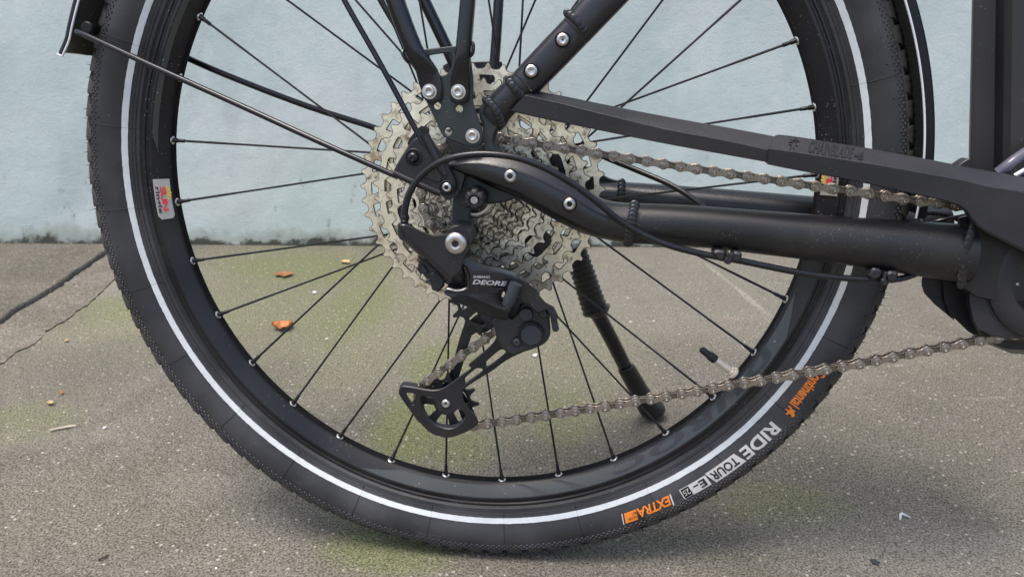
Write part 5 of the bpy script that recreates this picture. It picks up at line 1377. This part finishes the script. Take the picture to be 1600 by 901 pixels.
# ---- kickstand: spring boot, leg, foot resting on the ground
stand = empty('kickstand', bike, W(930, 480, 0.12))
gf = BIKE_I @ G(1022, 642, 0.012)
y_f = gf.y
yk = lambda py: 0.075+(y_f-0.075)*(py-385)/(640-385)
secs = []
n = 26
for i in range(n+1):
    t = i/n; cx, cy = 897+(931-897)*t, 385+(488-385)*t
    hw = 17+2.5*t+(1.5 if i % 2 else -0.9)
    dx, dy = hw*0.95, -hw*0.31
    secs.append(((cx-dx, cy-dy), (cx+dx, cy+dy), yk(cy), 2*hw*pxm(cx, cy, yk(cy))))
bar('spring_boot', secs, M_plastic, stand, 2.0, 20, 0, angle=20)
bar('boot_collar', [((912, 486), (953, 476), yk(483), 0.030), ((916, 491), (952, 482), yk(488), 0.028), ((922, 496), (948, 490), yk(493), 0.02)], M_plastic, stand, 2.0, 20, 2)
bar('stand_leg', [((920, 490), (943, 482), yk(487), 0.018), ((945, 535), (967, 528), yk(532), 0.018), ((966, 576), (987, 569), yk(573), 0.018), ((975, 596), (996, 589), yk(593), 0.018)], M_gloss, stand, 2.0, 20, 3)
bar('stand_foot', [((966, 577), (989, 569), yk(573), 0.020), ((967, 582), (993, 572), yk(577), 0.024), ((982, 610), (1010, 600), yk(606), 0.026), ((993, 632), (1024, 622), yk(628), 0.028), ((998, 642), (1036, 630), yk(638), 0.034), ((1005, 648), (1040, 639), yk(645), 0.034), ((1014, 650), (1034, 646), yk(648), 0.02)], M_plastic, stand, 2.2, 20, 3)

# ------------------------------------------------------------------ small things lying on the ground
M_leaf = mat('orange dead leaf', (0.42, 0.155, 0.045), 0.6, 0.0, 0.35, 120, 0.5, 300)
M_leafb = mat('brown dead leaf', (0.25, 0.11, 0.04), 0.6, 0.0, 0.35, 120, 0.5, 300)
M_leafy = mat('tan leaf scrap', (0.48, 0.33, 0.17), 0.6, 0.0, 0.25, 120)
M_twig = mat('pale twig', (0.50, 0.43, 0.33), 0.7, 0.0, 0.2, 150)
M_dtwig = mat('dark twig', (0.05, 0.045, 0.035), 0.8, 0.0, 0.2, 150)
M_paper = mat('white scrap', (0.72, 0.72, 0.70), 0.6, 0.0, 0.06, 60)
M_gum = mat('dark blue scrap', (0.028, 0.036, 0.042), 0.6, 0.0, 0.2, 60)
M_pale = mat('pale pebble', (0.52, 0.48, 0.40), 0.75, 0.0, 0.2, 120, 0.6, 300)
def lay(name, label, cat, px, py, V, Fc, m, rz=0.0, angle=40, group=None):
    p = G(px, py); o = raw(name, V, Fc, m, angle=angle); o.location = (p.x, p.y, 0.0005); o.rotation_euler = (0, 0, rz)
    o['label'] = label; o['category'] = cat
    if group: o['group'] = group
    return o
def leaf_geo(L_, Wd, curl, lobes=3, seed=1):
    r = random.Random(seed); V, Fc = [], []; nu, nv = 12, 6
    for i in range(nu+1):
        t = i/nu; w_ = Wd*max(0.06, sin(pi*min(1, t*0.97+0.02)))**0.7*(1+0.28*sin(t*pi*2*lobes))
        for j in range(nv+1):
            s = -1+2*j/nv; x = (t-0.5)*L_; y = s*w_/2
            z = curl*(abs(s)**1.6)*0.5*L_+curl*0.5*L_*(2*t-1)**2+0.02*L_*noise.noise(Vector((t*6+seed, s*3, 0)))+0.002
            V.append((x, y, max(z, 0.0004)))
    for i in range(nu):
        for j in range(nv):
            a = i*(nv+1)+j; Fc.append([a, a+1, a+nv+2, a+nv+1])
    n = len(V); V += [(x, y, z+0.0005) for x, y, z in V]; Fc += [[a+n for a in f[::-1]] for f in Fc]
    return V, Fc
def stone_geo(r_, seed, flat=0.6):
    rr_ = random.Random(seed); bm = bmesh.new(); bmesh.ops.create_icosphere(bm, subdivisions=2, radius=1)
    V = []
    for v in bm.verts:
        k = 1+0.35*noise.noise(v.co*1.4+Vector((seed, 0, 0))); V.append((v.co.x*r_*k, v.co.y*r_*k*0.8, v.co.z*r_*k*flat+r_*flat*0.7))
    Fc = [[v.index for v in f.verts] for f in bm.faces]; bm.free(); return V, Fc
def rod_geo(L_, r_, bend=0.1, seed=1):
    P = [Vector((L_*(t/6-.5), bend*L_*sin(pi*t/6), r_*1.1+0.0005)) for t in range(7)]
    return tube_geo(P, [r_*0.8, r_, r_*0.95, r_, r_*1.05, r_, r_*0.6], 7)
def ppm(px, py): return (G(px+1, py)-G(px, py)).length
lay('dead_leaf', 'crumpled orange dead leaf on the mossy concrete inside the wheel', 'leaf', 442, 514, *leaf_geo(32*ppm(442, 514), 30*ppm(442, 514), 0.35, 3, 1), M_leaf, 0.3)
lay('dead_leaf', 'flat rust brown leaf on the green moss nearest the wall', 'leaf', 444, 431, *leaf_geo(30*ppm(444, 431), 22*ppm(444, 431), 0.10, 2, 2), M_leafb, 0.1)
lay('dead_leaf', 'small tan leaf scrap close to the large cog at the wall foot', 'leaf', 540, 411, *leaf_geo(14*ppm(540, 411), 16*ppm(540, 411), 0.15, 2, 3), M_leafy, 0.8)
lay('leaf_scrap', 'tan leaf scrap, larger of the two on the open concrete left of the tyre', 'leaf', 79, 632, *leaf_geo(10*ppm(79, 632), 12*ppm(79, 632), 0.25, 2, 4), M_leafy, 0.9)
lay('leaf_scrap', 'tiny orange scrap just above the tan leaf scrap left of the tyre', 'leaf', 97, 616, *leaf_geo(6*ppm(97, 616), 7*ppm(97, 616), 0.2, 2, 5), M_leaf, 0.2)
lay('leaf_scrap', 'tan scrap under the end of the thin crack in the concrete', 'leaf', 104, 534, *leaf_geo(7*ppm(104, 534), 7*ppm(104, 534), 0.2, 2, 6), M_leafy, 0.2)
lay('twig', 'short pale twig on the concrete left of the wheel', 'twig', 99, 671, *rod_geo(36*ppm(99, 671), 2.0*ppm(99, 671), 0.03), M_twig, 0.55)
lay('twig', 'short black twig in the lower left of the bare concrete', 'twig', 163, 873, *rod_geo(17*ppm(163, 873), 1.6*ppm(163, 873), 0.05), M_dtwig, 0.9)
lay('dark_scrap', 'small dark star shaped scrap on the concrete at the bottom', 'scrap', 1367, 879, [(0.0045*(1 if k % 2 == 0 else .62)*cos(k*pi/5)*1.1, 0.0052*(1 if k % 2 == 0 else .62)*sin(k*pi/5), z) for z in (0.0, 0.0014) for k in range(10)], [list(range(10))[::-1], list(range(10, 20))]+[[k, (k+1) % 10, 10+(k+1) % 10, 10+k] for k in range(10)], M_gum)
lay('paper_scrap', 'thin curled white scrap on the concrete at the lower right', 'scrap', 1409, 808, *tube_geo([Vector((-0.0042, -0.006, 0.001)), Vector((-0.002, 0.0, 0.003)), Vector((0, 0.002, 0.0035)), Vector((0.005, 0.0016, 0.0015)), Vector((0.009, -0.0008, 0.001))], [0.0009, 0.0014, 0.0014, 0.0008, 0.0004], 6), M_paper, 0.0)
for px, py, w_, lab, m in ((836, 556.5, 7.5, 'white stone chip below the derailleur clutch', M_paper), (492, 458, 6.5, 'white stone chip on the moss between the upper spokes', M_paper), (985, 504, 5.0, 'pale pebble right of the kickstand spring, lower one of a pair', M_pale), (981, 467, 4.0, 'pale pebble right of the kickstand spring, upper one of a pair', M_pale),
                          (1021, 503, 5.0, 'yellowish pebble between the kickstand and the long spoke', M_pale), (117, 791, 4.0, 'pale pebble lying alone on the lower left concrete', M_pale), (185, 803, 3.4, 'small pale pebble right of the pebble on the lower left concrete', M_pale), (338, 888, 4.0, 'upright white chip at the bottom of the concrete left of the tyre', M_paper),
                          (164, 669, 5.5, 'flat greenish white chip beside the pale twig', M_paper), (511, 530, 4.0, 'white speck of stone under the second lower spoke', M_paper), (290, 735, 4.2, 'pale chip left of the lower tyre', M_pale), (1332, 711, 3.5, 'pale grain of stone right of the tyre edge', M_pale)):
    lay('pebble', lab, 'pebble', px, py, *stone_geo(w_*ppm(px, py)*0.62, px, 0.45), m, px*0.37, 60, 'loose stone chips on the concrete')
# loose grit: what nobody would count
mb = MB(); rr = random.Random(21)
for k in range(5200):
    if k < 3600: x, y = rr.uniform(-0.75, 0.75), rr.uniform(-0.42, 0.75)
    else: x, y = rr.uniform(-0.5, 0.5), rr.uniform(-0.30, 0.15)
    if (Vector((x, y, 0))-wall_o).dot(wall_n) < 0.004: continue
    s = rr.choice((0.0004, 0.0005, 0.0006, 0.0007, 0.0009, 0.0013))*rr.uniform(.7, 1.2); a = rr.uniform(0, 6.28)
    q = [(x+s*cos(a+j*1.57)*rr.uniform(.6, 1.2), y+s*sin(a+j*1.57)*rr.uniform(.6, 1.2), 0.0004) for j in range(4)]+[(x+rr.uniform(-.3, .3)*s, y, 0.0004+s*rr.uniform(.5, 1.0))]
    mb.add(q, [[0, 1, 4], [1, 2, 4], [2, 3, 4], [3, 0, 4]], rr.choice((0, 0, 0, 1, 1, 2)))
me = bpy.data.meshes.new('grit'); me.from_pydata(mb.v, [], mb.f)
for x in (M_pale, M_leafy if False else mat('grey grit', (0.26, 0.24, 0.205), 0.9, 0.0, 0.3, 90), mat('dark grit', (0.055, 0.05, 0.04), 0.9, 0.0, 0.3, 90)): me.materials.append(x)
me.polygons.foreach_set('material_index', mb.m)
o = bpy.data.objects.new('grit', me); COL.objects.link(o); o['kind'] = 'stuff'
